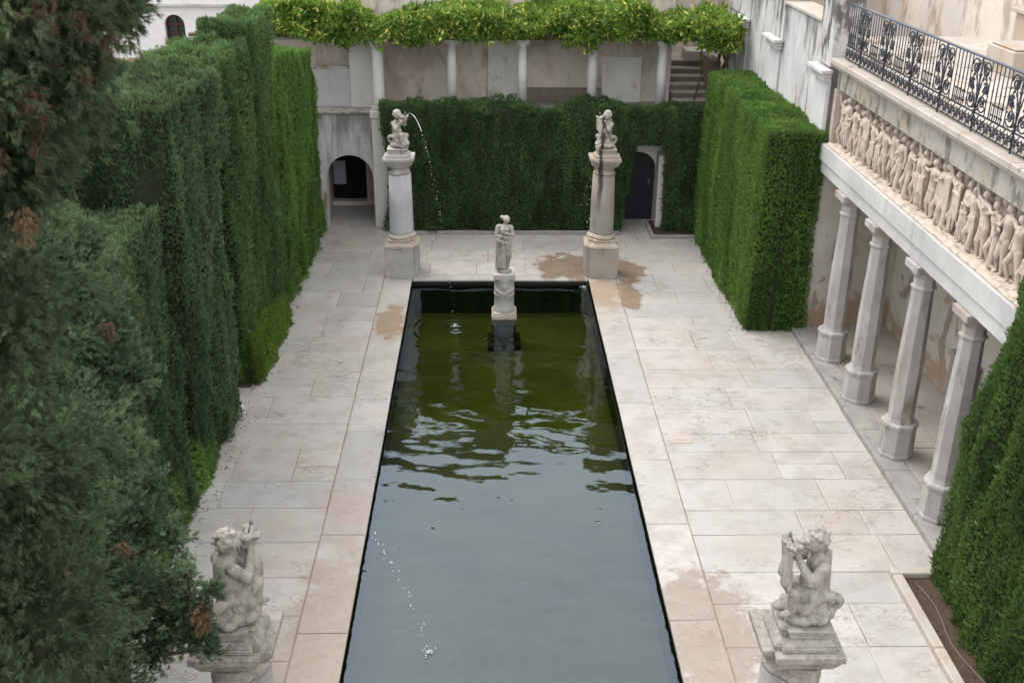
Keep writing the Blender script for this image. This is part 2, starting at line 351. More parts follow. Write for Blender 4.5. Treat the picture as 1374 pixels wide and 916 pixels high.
def paving_mat():
    t = NT('limestone_slabs'); r = t.rnd()
    cr = t.n('ValToRGB'); t.l(r, cr.inputs[0]); els = cr.color_ramp.elements
    stops = [(0, (.50, .472, .44)), (.2, (.475, .455, .432)), (.38, (.445, .435, .425)), (.52, (.495, .462, .422)), (.66, (.435, .43, .422)), (.78, (.465, .428, .39)), (.90, (.525, .503, .475)), (.95, (.375, .37, .36)), (1, (.44, .41, .38))]
    els[0].position = 0; els[0].color = (*stops[0][1], 1); els[1].position = 1; els[1].color = (*stops[-1][1], 1)
    for p, c in stops[1:-1]:
        k = els.new(p); k.color = (*c, 1)
    c = cr.outputs[0]
    c = t.mix(t.ma('MULTIPLY', t.ramp(t.noise(1.7, detail=8, rough=.72), .42, .62), .62), c, (.36, .33, .30))
    c = t.mix(t.ma('MULTIPLY', t.ramp(t.noise(.7, detail=7, rough=.66, off=8), .5, .68), .45), c, (.46, .385, .32))
    # veins of the stone
    v = t.noise(1.6, (1, 1.8, 1), detail=9, rough=.62, off=13, dist=1.3)
    vein = t.ramp(t.ma('ABSOLUTE', t.ma('SUBTRACT', v, .5)), .0, .016, True)
    vein = t.ma('MULTIPLY', vein, t.ramp(t.noise(.9, off=77), .45, .62))
    c = t.mix(t.ma('MULTIPLY', vein, .85), c, (.19, .14, .10))
    pit = t.ramp(t.noise(26, detail=5, off=6), .66, .74); c = t.mix(t.ma('MULTIPLY', pit, .45), c, (.22, .18, .14))
    wet = None
    wob = t.ma('MULTIPLY', t.ma('SUBTRACT', t.noise(2.3, detail=7, rough=.66, off=19), .5), 2.4)
    spots = [((1.95, 24.35), (.85, .85), (.22, .15, .10), 1), ((3.2, 24.3), (.62, .85), (.24, .16, .10), 1), ((3.15, 22.5), (.26, .95), (.27, .18, .11), 1),
             ((2.62, 22.75), (.34, .75), (.37, .26, .18), 0), ((-2.1, 21.05), (.33, .95), (.34, .23, .14), 1),
             ((2.75, 11.0), (.75, 1.25), (.31, .245, .20), 1), ((-2.05, 10.6), (.5, 2.2), (.36, .29, .235), 0), ((-2.1, 13.9), (.35, .45), (.42, .33, .30), 0)]
    rough = .55
    for (cx, cy), (rx, ry), colr, wt in spots:
        d = t.vm('LENGTH', t.vm('MULTIPLY', t.vm('SUBTRACT', t.pos, (cx, cy, 0)), (1/rx, 1/ry, 1)), (0, 0, 0))
        m = t.ramp(t.ma('ADD', d, wob), .80, 1.12 if wt else 1.6, True)
        c = t.mix(t.ma('MULTIPLY', m, t.ma('ADD', .5, t.ma('MULTIPLY', t.noise(3.1, detail=8, rough=.7, off=61), .6)), clamp=True), c, t.mix(t.noise(5, off=2, detail=8, rough=.75), tuple(q*.6 for q in colr), tuple(q*1.35 for q in colr)))
        if wt: wet = m if wet is None else t.ma('MAXIMUM', wet, m)
    rg = t.ma('SUBTRACT', rough, t.ma('MULTIPLY', wet, .32))
    fine = t.noise(16, detail=8, rough=.75, off=3)
    c = t.mix(.30, c, t.mix(fine, (.4, .4, .4), (1, 1, 1)), 'MULTIPLY')
    t.pri(c, rg, t.ma('ADD', fine, t.ma('MULTIPLY', t.noise(3.2, detail=6, off=14), 1.5)), .3, .012, .35); return t.m
M_pave = paving_mat()
rp = random.Random(11)
def slab(mb, x0, x1, y0, y1, top=0.0, gap=.0042, j=.007):
    q = [(x0+gap, y0+gap), (x1-gap, y0+gap), (x1-gap, y1-gap), (x0+gap, y1-gap)]
    q = [(a+rp.uniform(-j, j)*.8, b+rp.uniform(-j, j)*.8) for a, b in q]
    dz = [top+rp.uniform(-.003, 0) for _ in range(4)]; cx = (x0+x1)/2; cy = (y0+y1)/2; b = .008
    v = [(x, y, z) for (x, y), z in zip(q, dz)]
    inn = [(x+(b if x < cx else -b), y+(b if y < cy else -b), z) for x, y, z in v]
    mid = [(x, y, z-.006) for x, y, z in v]; low = [(x, y, z-.04) for x, y, z in v]
    f = [(0, 1, 2, 3)]
    for i in range(4):
        k = (i+1) % 4; f += [(4+i, 4+k, k, i), (8+i, 8+k, 4+k, 4+i)]
    mb.add(inn+mid+low, f)
def courses(mb, x0f, x1f, y0, y1, d=(.75, 1.0), wd=(.7, 1.9), top=0.0):
    y = y0
    while y < y1-.05:
        h = rp.uniform(*d)
        if y1-(y+h) < .4: h = y1-y
        a, b = x0f(y+h/2), x1f(y+h/2); x = a
        while x < b-.02:
            ww = rp.uniform(*wd)
            if b-(x+ww) < .4: ww = b-x
            if rp.random() < .16 and h > .7 and ww < 1.5:
                k = rp.uniform(.42, .58)*h; slab(mb, x, x+ww, y, y+k, top); slab(mb, x, x+ww, y+k, y+h, top)
            else: slab(mb, x, x+ww, y, y+h, top)
            x += ww
        y += h
pv = MB()
courses(pv, lambda y: 2.97, lambda y: 6.33, 6.2, 23.9, (.62, 1.02), (.7, 1.9))
courses(pv, lambda y: -6.4, lambda y: -2.45, 6.2, 23.9, (.62, 1.05), (.9, 2.3))
courses(pv, lambda y: -6.4, lambda y: 6.33, 23.90, 30.0, (.7, 1.0), (.8, 1.7))
tag(obj('pavement', pv, M_pave), kind='structure')
cp = MB()
for (a, b) in ((-2.44, PX0), (PX1, 2.96)):      # long coping slabs at either side of the basin
    y = 6.2
    while y < 23.85:
        h = min(rp.uniform(1.2, 2.3), 23.89-y)
        if 23.89-(y+h) < .5: h = 23.89-y
        xx0, xx1 = (a, b+.03) if a < 0 else (a-.03, b)
        slab(cp, xx0, xx1, y, y+h, .003, .004, .004); y += h
x = PX0+.04
while x < PX1-.05:
    ww = min(rp.uniform(1.0, 1.7), PX1-.04-x)
    if PX1-.04-(x+ww) < .5: ww = PX1-.04-x
    slab(cp, x, x+ww, PY1-.03, 23.89, .0, .003, .003); x += ww
tag(obj('pool_coping', cp, M_pave), kind='structure')

def pool_mats():
    t = NT('algae_pool_floor')
    c = t.mix(t.ramp(t.noise(.8, detail=6), .35, .65), (.17, .18, .035), (.11, .12, .028))
    c = t.mix(t.ramp(t.noise(3, off=5, detail=6), .6, .75), c, (.15, .15, .04)); t.pri(c, .9); a = t.m
    t = NT('black_algae_wall'); c = t.mix(t.noise(2, (1, 1, .3), detail=6), (.006, .008, .005), (.022, .025, .012)); t.pri(c, .6, t.noise(9), .3, .02); b = t.m
    t = NT('water'); fr = t.n('Fresnel'); fr.inputs[0].default_value = 1.98
    gl = t.n('BsdfGlossy'); gl.inputs['Roughness'].default_value = .0; gl.inputs['Color'].default_value = (.66, .78, .90, 1)
    tr = t.n('BsdfTransparent'); tr.inputs[0].default_value = (.60, .64, .43, 1)
    bp = t.n('Bump'); bp.inputs['Strength'].default_value = .07; bp.inputs['Distance'].default_value = .01
    t.l(t.noise(8, (1, 1.6, 1), detail=3, rough=.55), bp.inputs['Height'])
    for q in (gl, fr): t.l(bp.outputs[0], q.inputs['Normal'])
    mx = t.n('MixShader'); t.l(fr.outputs[0], mx.inputs[0]); t.l(tr.outputs[0], mx.inputs[1]); t.l(gl.outputs[0], mx.inputs[2]); t.l(mx.outputs[0], t.out.inputs[0])
    return a, b, t.m
M_pfloor, M_pwall, M_water = pool_mats()
g = MB(); quad(g, PX0-.02, PX1+.02, PY0-.02, PY1+.02, -.85); tag(obj('pool_floor', g, M_pfloor), kind='structure')
g = MB()
g.box(PX0-.2, PX0, PY0-.2, PY1+.2, -.9, -.045); g.box(PX1, PX1+.2, PY0-.2, PY1+.2, -.9, -.045)
g.box(PX0, PX1, PY1, PY1+.2, -.9, -.045); g.box(PX0, PX1, PY0-.2, PY0, -.9, -.045)
tag(obj('pool_walls', g, M_pwall), kind='structure')
WZ = -.135
nx, ny = 230, 860
X, Y = np.meshgrid(np.linspace(PX0, PX1, nx), np.linspace(PY0, PY1, ny))
H = np.zeros_like(X); rw = np.random.RandomState(5)
for k in range(26):
    lam = rw.uniform(.26, .85); th = rw.normal(math.pi/2, .50); ph = rw.uniform(0, 6.28); amp = .00034*lam/.5
    H += amp*np.sin(2*math.pi/lam*(X*np.cos(th)+Y*np.sin(th))+ph+1.2*np.sin(.9*X+k))
for k in range(14):
    lam = rw.uniform(.11, .26); th = rw.uniform(.5, 2.6); H += .00036*np.clip((15.5-Y)/3, 0, 1)*np.sin(2*math.pi/lam*(X*np.cos(th)+Y*np.sin(th))+k+1.5*np.sin(1.3*Y+k))*(.5+.5*np.sin(.7*Y+.9*X+k))
env = .55+.45*np.sin(.8*Y+.6*X+1)*np.sin(.5*X+.37*Y)
H *= .75+.5*env
for (cx, cy, a, lam, dec) in ((-.70, 21.0, .0105, .15, .36), (-.76, 10.8, .0022, .16, .7), (2.15, 23.3, .0030, .14, .45), (2.2, 10.6, .0012, .14, .8), (.27, 15, .0004, .4, 3)):
    r = np.hypot(X-cx, Y-cy); H += a*np.sin(2*math.pi*r/lam)*np.exp(-r/dec)*np.minimum(1, r/.05)
V = np.stack([X.ravel(), Y.ravel(), (WZ+H).ravel()], 1)
i = (np.arange(ny-1)[:, None]*nx+np.arange(nx-1)[None]).ravel()
tag(link('water', np_mesh('water', V, np.stack([i, i+1, i+nx+1, i+nx], 1), True), M_water), kind='structure')

# ------------------------------------------------------------------ foliage engine
def frames(D, rng):
    D = D/np.linalg.norm(D, axis=1, keepdims=True); A = rng.normal(size=D.shape); A -= D*(A*D).sum(1, keepdims=True)
    A /= np.linalg.norm(A, axis=1, keepdims=True); return A, np.cross(D, A), D
def instances(tv, tf, P, D, sc, rng):
    A, B, D = frames(D, rng); n = len(P); k = len(tv)
    V = P[:, None, :]+sc[:, None, None]*(tv[None, :, 0:1]*A[:, None]+tv[None, :, 1:2]*B[:, None]+tv[None, :, 2:3]*D[:, None])
    Fc = tf[None]+(np.arange(n)*k)[:, None, None]; return V.reshape(-1, 3), Fc.reshape(-1, tf.shape[1])
def template(blades, seed, spread, w, droop=0.0, stem=True, base=.0):
    """fan of narrow blades (kites); z is the growing direction"""
    r = random.Random(seed); v = []; f = []
    for b in range(blades):
        z0 = base+r.uniform(0, .55) if stem else 0; L = r.uniform(.4, .6) if stem else r.uniform(.7, 1.1)
        a = r.uniform(0, 6.28); s = spread*r.uniform(.5, 1.3)
        d = Vector((math.cos(a)*s, math.sin(a)*s, 1-droop)).normalized(); q = d.cross(Vector((r.uniform(-1, 1), r.uniform(-1, 1), r.uniform(-1, 1)))).normalized()*w*r.uniform(.7, 1.2)
        o = Vector((0, 0, z0)); n = len(v)
        v += [o, o+d*L*.45+q, o+d*L, o+d*L*.45-q]; f.append((n, n+1, n+2, n+3))
    return np.array([tuple(x) for x in v]), np.array(f)
T_hedge = [template(4, s, .45, .11, stem=False) for s in range(3)]
T_spray = [template(24, 10+s, .60, .032) for s in range(4)]
T_vine = [template(7, 30+s, 1.3, .17, droop=.9, stem=False) for s in range(4)]
def sup_normal(P, b):
    x0, x1, y0, y1, z0, z1 = b; c = np.array([(x0+x1)/2, (y0+y1)/2, (z0+z1)/2]); h = np.array([(x1-x0)/2, (y1-y0)/2, (z1-z0)/2])
    q = (P-c)/h; n = np.sign(q)*np.abs(q)**9; n[:, 2] = np.maximum(n[:, 2], 0); n = n+np.sign(q)*[1e-4, 1e-4, 0]
    return n/np.linalg.norm(n, axis=1, keepdims=True)
def hedge(name, label, boxes, mat, seed, dens=700, tuft=.07, amp=.10, ridge=.05, hole=-.95, rnd=.05, warp=None, cat='hedge', lean=.9, out=.35):
    rng = np.random.RandomState(seed); Vs = []; Fs = []; mi = []; off = 0
    def disp(P, n):
        x0, x1, y0, y1, z0, z1 = bb; c = np.array([(x0+x1)/2, (y0+y1)/2, z0]); hh = np.array([(x1-x0)/2, (y1-y0)/2, z1-z0])
        ds = np.sort(hh-np.abs(P-c), axis=1)[:, 1]; rnd_ = rnd*np.exp(-np.maximum(ds, 0)/.13)
        d = -rnd_+amp*fbm(P*[1.3, 1.3, .55]+seed, 3)+ridge*2.3*vnoise(P*[4.5, 4.5, .8]+seed*3)+ridge*1.0*vnoise(P*[13, 13, 2.6]+seed)
        return d
    for b in boxes:
        x0, x1, y0, y1, z0, z1 = b[:6]; faces = b[6] if len(b) > 6 else 'LRFBT'
        bb = b[:6]
        for fc in faces:
            if fc in 'LR': ext = (y1-y0, z1-z0); mk = lambda u, v, x=(x0 if fc == 'L' else x1): np.stack([np.full_like(u, x), y0+u, z0+v], 1)
            elif fc in 'FB': ext = (x1-x0, z1-z0); mk = lambda u, v, y=(y0 if fc == 'F' else y1): np.stack([x0+u, np.full_like(u, y), z0+v], 1)
            else: ext = (x1-x0, y1-y0); mk = lambda u, v: np.stack([x0+u, y0+v, np.full_like(u, z1)], 1)
            nu, nv = max(2, int(ext[0]/.14)), max(2, int(ext[1]/.14))
            u, v = np.meshgrid(np.linspace(0, ext[0], nu), np.linspace(0, ext[1], nv)); P = mk(u.ravel(), v.ravel()); n = sup_normal(P, bb)
            P = P+n*(disp(P, n)-.07)[:, None]
            if warp: P = warp(P)
            i = (np.arange(nv-1)[:, None]*nu+np.arange(nu-1)[None]).ravel(); Fq = np.stack([i, i+1, i+nu+1, i+nu], 1)
            Vs.append(P); Fs.append(Fq+off); mi.append(np.ones(len(Fq))); off += len(P)
            N = int(ext[0]*ext[1]*dens*1.35); P = mk(rng.uniform(0, ext[0], N), rng.uniform(0, ext[1], N)); n = sup_normal(P, bb)
            keep = fbm(P*[2.6, 2.6, 1.3]+seed*5, 2) > hole+rng.uniform(-.25, .25, N); P = P[keep]; n = n[keep]; N = len(P)
            P = P+n*(disp(P, n)+rng.uniform(-.06, .015, N))[:, None]
            up = np.zeros_like(P); up[:, 2] = lean; D = up+n*out+rng.normal(size=P.shape)*.28
            if warp: P = warp(P)
            sc = tuft*rng.uniform(.6, 1.35, N)*np.where(rng.rand(N) < .03, 1.7, 1); part = rng.randint(0, 3, N)
            for k in range(3):
                s = part == k
                if s.sum() == 0: continue
                a, f = instances(*T_hedge[k], P[s], D[s], sc[s], rng); Vs.append(a); Fs.append(f+off); mi.append(np.zeros(len(f))); off += len(a)
    V = np.concatenate(Vs); Fa = np.concatenate(Fs); mi = np.concatenate(mi)
    b0 = boxes[0]; base = ((b0[0]+b0[1])/2, (b0[2]+b0[3])/2, b0[4])
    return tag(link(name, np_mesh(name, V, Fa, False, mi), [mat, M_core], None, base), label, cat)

def crown(name, clumps, mat, parent, seed, per=260, L=.16, fall=.0, outw=1.0, core=.42, coremat=None):
    rng = np.random.RandomState(seed); Vs = []; Fs = []; mi = []; off = 0
    bm = bmesh.new(); bmesh.ops.create_icosphere(bm, subdivisions=3, radius=1); cv = np.array([v.co[:] for v in bm.verts]); cf = np.array([[v.index for v in f.verts] for f in bm.faces]); bm.free()
    cf = np.concatenate([cf, cf[:, 2:3]], 1)
    for (x, y, z, r) in clumps:
        c = np.array([x, y, z])
        if core:
            P = c+cv*r*core*(1+.35*vnoise(cv*2.2+x*9)[:, None])
            Vs.append(P); Fs.append(cf+off); mi.append(np.ones(len(cf))); off += len(P)
        N = int(per*.75*(r/.3)**2)+8
        n = rng.normal(size=(N, 3)); n /= np.linalg.norm(n, axis=1, keepdims=True)
        rr = r*(.42+.42*rng.rand(N)**.7+.72*fbm(n*2.9+c*3, 3))
        P = c+n*rr[:, None]*np.array([1, 1, 1.1]); D = n*outw+[0, 0, .45-fall]+rng.normal(size=n.shape)*.35
        sc = L*rng.uniform(.6, 1.3, N); part = rng.randint(0, 4, N)
        for k in range(4):
            s = part == k
            if s.sum() == 0: continue
            a, f = instances(*T_spray[k], P[s]-D[s]/np.linalg.norm(D[s], axis=1, keepdims=True)*sc[s, None]*.4, D[s], sc[s], rng)
            Vs.append(a); Fs.append(f+off); mi.append(np.zeros(len(f))); off += len(a)
    V = np.concatenate(Vs); Fa = np.concatenate(Fs)
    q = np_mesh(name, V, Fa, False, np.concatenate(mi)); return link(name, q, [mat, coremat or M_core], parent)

# ------------------------------------------------------------------ left hedges
def slope_a(P):
    P = P.copy(); k = P[:, 2]/5.0; P[:, 2] = P[:, 2]*(1-(P[:, 1]-21.8)/5.8*.155); P[:, 0] -= .12*(k**2)*0+0; return P
hedge('hedge', 'bright green clipped hedge with sloping top, farthest left, beside the round-arched passage',
      [(-5.7, -4.32, 21.9, 27.25, 0, 5.45)], M_hedge_a, 1, warp=slope_a, dens=850)
hedge('hedge', 'tallest clipped cypress hedge block on the left, shaggy top reaching the pergola vine',
      [(-5.25, -4.36, 20.0, 22.2, 0, 6.2), (-5.7, -4.40, 17.95, 20.3, 0, 5.9)], M_hedge_b, 2, dens=850)
hedge('hedge', 'dark clipped hedge block with its top just below the small arched window',
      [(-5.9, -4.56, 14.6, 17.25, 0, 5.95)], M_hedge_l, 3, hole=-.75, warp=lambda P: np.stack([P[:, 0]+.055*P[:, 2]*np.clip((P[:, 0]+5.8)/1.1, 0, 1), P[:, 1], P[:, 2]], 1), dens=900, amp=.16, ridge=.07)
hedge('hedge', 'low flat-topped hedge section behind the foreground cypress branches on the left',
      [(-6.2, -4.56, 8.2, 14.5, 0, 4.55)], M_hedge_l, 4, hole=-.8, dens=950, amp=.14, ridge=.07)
def taper_low(P):
    P = P.copy(); z = P[:, 2]; P[:, 0] -= .12*z; P[:, 2] *= 1-.5*np.clip((P[:, 1]-19.2)/2.2, 0, 1); return P
hedge('box_shrub', 'low yellow-green box shrub at the foot of the tall left hedge', [(-4.6, -4.22, 18.0, 21.4, 0, 1.0)], M_box, 5, warp=taper_low, dens=1500, tuft=.05, amp=.07, ridge=.02, cat='shrub', lean=.3, out=1)
hedge('box_shrub', 'thin bright green fringe of shrub at the foot of the nearer left hedge', [(-4.75, -4.42, 11.8, 15.4, 0, .8)], M_hedge_a, 6, warp=taper_low, dens=1500, tuft=.055, amp=.07, ridge=.02, cat='shrub', lean=.3, out=1)

# rough untrimmed conifers standing behind the low hedge
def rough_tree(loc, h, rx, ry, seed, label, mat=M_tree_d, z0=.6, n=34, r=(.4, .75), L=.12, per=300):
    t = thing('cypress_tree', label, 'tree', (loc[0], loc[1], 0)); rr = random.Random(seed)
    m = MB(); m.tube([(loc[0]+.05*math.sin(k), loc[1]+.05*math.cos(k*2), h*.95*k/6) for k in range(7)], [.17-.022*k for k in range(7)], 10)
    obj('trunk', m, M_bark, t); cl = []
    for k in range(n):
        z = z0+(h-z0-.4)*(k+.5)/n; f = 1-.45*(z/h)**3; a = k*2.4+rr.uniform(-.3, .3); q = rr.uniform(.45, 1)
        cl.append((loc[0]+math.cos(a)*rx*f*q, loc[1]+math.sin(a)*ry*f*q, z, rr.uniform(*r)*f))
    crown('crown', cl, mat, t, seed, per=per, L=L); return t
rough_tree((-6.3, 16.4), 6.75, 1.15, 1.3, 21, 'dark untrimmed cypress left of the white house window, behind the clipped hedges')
rough_tree((-7.6, 13.6), 6.6, 1.3, 1.3, 22, 'dark untrimmed cypress at the left edge, partly hidden by the nearest blurred branches')
rough_tree((-6.4, 11.9), 5.6, 1.1, 1.2, 23, 'shorter dark cypress behind the low flat-topped hedge section')

# ------------------------------------------------------------------ foreground cypresses
CA = [(-1.90, 4.5, 8.38, 0.36), (-1.66, 4.6, 8.42, 0.24), (-1.57, 4.8, 8.48, 0.15), (-1.58, 4.9, 8.34, 0.10), (-1.95, 4.4, 8.13, 0.33), (-1.75, 4.5, 8.19, 0.19), (-1.90, 4.5, 7.94, 0.22), (-1.75, 4.6, 8.04, 0.10), (-2.08, 4.4, 7.8, 0.26), (-1.98, 4.5, 7.72, 0.13), (-2.03, 4.4, 7.6, 0.08), (-2.27, 4.6, 8.15, 0.46), (-2.54, 4.8, 7.62, 0.38), (-1.85, 4.7, 8.68, 0.36), (-2.27, 4.8, 8.61, 0.46)]
t = thing('cypress_tree', 'nearest blurred dark cypress filling the upper left corner, with brown dead clusters', 'tree', (-2.75, 4.7, 0))
m = MB(); m.tube([(-2.75, 4.7, 0), (-2.78, 4.72, 3), (-2.7, 4.7, 6), (-2.6, 4.7, 8), (-2.5, 4.75, 9.2)], [.2, .17, .13, .09, .05], 10)
for (x, y, z, r) in CA[:14]: m.tube([(-2.66, 4.7, z-.45), ((x-2.6)/2, (y+4.7)/2, z-.15), (x, y, z)], [.035, .02, .008], 6)
obj('trunk', m, M_bark, t)
extra = [(-2.75+.42*math.cos(k*2.4), 4.75+.42*math.sin(k*2.4), 2.4+k*.22, .42) for k in range(24)]
crown('crown', CA+extra, M_tree_d, t, 31, per=1150, L=.075, fall=.8)
br = [(-1.80, 4.32, 8.02, .04), (-2.02, 4.15, 8.02, .05), (-1.72, 4.4, 8.30, .03), (-1.72, 4.35, 8.43, .055), (-1.62, 4.42, 8.40, .04), (-1.55, 4.5, 8.30, .045), (-1.78, 4.25, 8.12, .06), (-1.62, 4.4, 8.18, .04), (-1.80, 4.3, 7.93, .05), (-1.9, 4.25, 7.62, .045), (-1.95, 4.2, 8.3, .05), (-1.98, 4.22, 7.9, .05)]
for b in br: crown('dead_cluster', [b, (b[0], b[1], b[2]-.06, b[3]*.7)], M_brown, t, int(b[2]*100), per=2600, L=.045, fall=1.9, core=0)

CB = [(-2.16, 6.32, 4.12, .11), (-2.24, 6.36, 3.98, .13), (-2.18, 6.28, 3.84, .11), (-2.32, 6.4, 4.16, .13), (-2.36, 6.36, 3.76, .13), (-2.06, 6.28, 4.12, .09), (-2.06, 6.24, 3.88, .09), (-1.96, 6.3, 4.24, 0.09), (-2.07, 6.3, 3.98, 0.1), (-2.17, 6.4, 4.3, 0.1), (-2.01, 6.2, 3.8, 0.09), (-2.35, 6.4, 3.91, 0.14), (-2.37, 6.8, 4.35, 0.15), (-2.55, 7.0, 4.68, 0.14), (-2.63, 6.8, 4.48, 0.22), (-2.43, 6.6, 4.09, 0.2), (-2.9, 7.2, 4.62, 0.2), (-2.88, 6.6, 4.61, 0.28), (-2.57, 6.3, 4.25, 0.24), (-2.94, 6.2, 4.33, 0.3), (-3.3, 6.5, 4.68, 0.35), (-3.17, 7.2, 4.76, 0.3), (-3.33, 7.0, 5.0, 0.3), (-3.2, 6.0, 4.42, 0.3), (-2.97, 5.6, 4.31, 0.26), (-2.72, 5.8, 4.2, 0.2), (-2.71, 6.2, 3.74, 0.2), (-2.49, 6.3, 3.65, 0.12), (-3.12, 5.4, 4.3, 0.3), (-2.89, 5.6, 3.94, 0.24), (-3.5, 7.5, 4.72, 0.5), (-3.3, 6.6, 4.0, .55), (-3.2, 6.4, 3.3, .5), (-3.6, 7.0, 3.4, .6), (-3.4, 6.6, 2.5, .6), (-3.9, 6.2, 3.6, .6), (-3.5, 7.0, 1.6, .6)]
def tree_b(label, base, cl, seed, mat, L, browns, top):
    t = thing('cypress_tree', label, 'tree', base); m = MB(); bx, by = base[0], base[1]
    m.tube([(bx, by, 0), (bx+.03, by, top*.3), (bx-.02, by+.03, top*.6), (bx, by, top*.85), (bx+.05, by, top)], [.19, .16, .12, .07, .03], 10)
    for (x, y, z, r) in cl: m.tube([(bx, by, z-.5), (bx*.45+x*.55, by*.45+y*.55, z-.25), (x, y, z)], [.04, .022, .008], 6)
    obj('trunk', m, M_bark, t)
    crown('crown', cl, mat, t, seed, per=1500, L=L*.62)
    for k, b in enumerate(browns): crown('dead_cluster', [b, (b[0], b[1], b[2]-.08, b[3]*.7)], M_brown, t, seed+k+5, per=2200, L=.055, fall=1.6, core=0)
tree_b('feathery blue-green cypress in the lower left whose branch tips cross the near left cherub pillar', (-3.5, 6.6, 0), CB, 41, M_tree, .115,
       [(-2.02, 6.15, 4.12, .07), (-2.85, 6.0, 4.55, .07), (-2.7, 5.7, 4.3, .08), (-2.6, 6.4, 4.5, .06), (-3.0, 5.3, 4.55, .07), (-2.35, 6.45, 4.1, .05)], 5.1)
CC = [(-3.06, 8.0, 4.43, 0.22), (-3.43, 8.4, 4.5, 0.3), (-3.75, 8.2, 4.82, 0.35), (-3.91, 8.0, 5.26, 0.4), (-3.78, 8.6, 5.19, 0.35), (-3.5, 8.8, 4.89, 0.28), (-3.40, 9.0, 5.10, 0.18), (-3.30, 9.0, 4.95, 0.10), (-3.60, 9.2, 5.25, 0.18), (-3.77, 9.2, 5.37, 0.32), (-4.13, 9.0, 5.52, 0.4), (-4.05, 9.4, 5.73, 0.34), (-3.79, 9.6, 5.66, 0.26), (-3.27, 9.0, 4.64, 0.2), (-4.55, 8.5, 5.24, 0.5), (-3.9, 8.6, 4.2, .5), (-4.0, 8.9, 3.4, .55), (-3.8, 8.5, 2.6, .5), (-4.2, 9.2, 2.0, .5), (-4.4, 9.6, 4.6, .5)]
tree_b('grey-green loose cypress at mid left edge, above the lower left branches', (-4.2, 8.9, 0), CC, 61, M_tree, .14,
       [(-3.6, 8.3, 4.75, .09), (-3.6, 8.2, 4.5, .1), (-3.95, 7.9, 5.1, .09), (-3.35, 8.75, 5.2, .06)], 5.9)

# ------------------------------------------------------------------ right and far hedges
def warp_r(P):
    P = P.copy(); k = np.clip(P[:, 2]/4.3, 0, 1); P[:, 0] += np.where(P[:, 0] < 5.9, -.10*(1-k), 0); P[:, 2] += .0; return P
hedge('hedge', 'fresh green clipped hedge block between the right portico and far gallery',
      [(5.42, 6.58, 20.52, 27.0, 0, 4.2)], M_hedge_r, 7, warp=warp_r, amp=.05, ridge=.022, rnd=.02, dens=900, tuft=.066)
hedge('hedge', 'dark green hedge across the far end under the pergola, cut away round the blue door',
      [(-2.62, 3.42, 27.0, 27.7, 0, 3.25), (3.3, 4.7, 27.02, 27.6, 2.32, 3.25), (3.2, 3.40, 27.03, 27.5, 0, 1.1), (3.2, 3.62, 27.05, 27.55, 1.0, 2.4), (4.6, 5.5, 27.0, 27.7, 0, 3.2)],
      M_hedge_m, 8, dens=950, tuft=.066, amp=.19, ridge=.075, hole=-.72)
hedge('hedge', 'tall clipped hedge in lower right bed, covering part of the nearest octagonal column',
      [(6.0, 7.9, 8.4, 12.15, 0, 4.45)], M_hedge_n, 9, warp=lambda P: np.stack([P[:, 0]+.06*P[:, 2]*np.clip((7.8-P[:, 0])/1.2, 0, 1), P[:, 1]-.05*P[:, 2]*np.clip((P[:, 1]-8.6)/2.5, 0, 1), P[:, 2]], 1), dens=1300, tuft=.06, amp=.09, ridge=.045)

# ------------------------------------------------------------------ kerbs, beds, drain
g = MB(); g.box(-2.6, 3.42, 26.82, 26.92, -.02, .09)
tag(obj('bed_kerb', g, M_kerb, bevel=.012), 'low stone kerb along the foot of the far hedge', 'kerb')
g = MB(); g.box(4.2, 5.5, 26.5, 26.6, -.02, .09); g.box(4.2, 4.3, 26.603, 27.7, -.02, .088)
tag(obj('bed_kerb', g, M_kerb, bevel=.012), 'short L-shaped stone kerb beside the blue door', 'kerb')
g = MB(); g.box(5.52, 6.33, 12.05, 12.2, -.02, .11)
for k in range(3): g.box(5.52, 5.66, 12.04-1.5*(k+1)+.006, 12.04-1.5*k, -.02, .11-.004*k)
tag(obj('bed_kerb', g, M_coping, bevel=.015), 'pale stone kerb round the lower right flower bed', 'kerb')
g = MB(); quad(g, 5.66, 8, 6.5, 12.06, .03); quad(g, -2.62, 3.4, 26.92, 28, .02); quad(g, 4.3, 5.5, 26.6, 28, .02); quad(g, -8, -4.55, 6.5, 17.2, .012); quad(g, -8, -4.4, 17.95, 27.3, .012)
tag(obj('soil', g, M_soil), kind='structure')
m = MB(); m.tube([(5.80+.06*math.sin(k*.9)+.012*k, 11.9-.25*k, .045) for k in range(16)], .012, 6)
tag(obj('irrigation_hose', m, M_hose), 'thin grey hose lying on the brown soil of the lower right bed', 'hose')
g = MB()
g.box(3.06, 3.46, 15.83, 16.23, -.01, .009); g.box(3.15, 3.37, 15.92, 16.14, .009, .015)
tag(obj('drain_cover', g, M_coping, bevel=.004), 'square stone drain cover set in the paving right of the pool', 'drain cover')
t = thing('ground_lamp', 'small white ground lamp on the paving at the foot of the left hedge', 'lamp', (-4.42, 17.1, 0))
m = MB(); m.lathe(-4.42, 17.1, [(0, .07), (.02, .075), (.09, .05), (.11, .05)], 16); obj('housing', m, M_lamp, t)
m = MB(); m.lathe(-4.42, 17.1, [(.11, .045), (.125, .04), (.13, .02)], 16); obj('lens', m, M_glass, t)

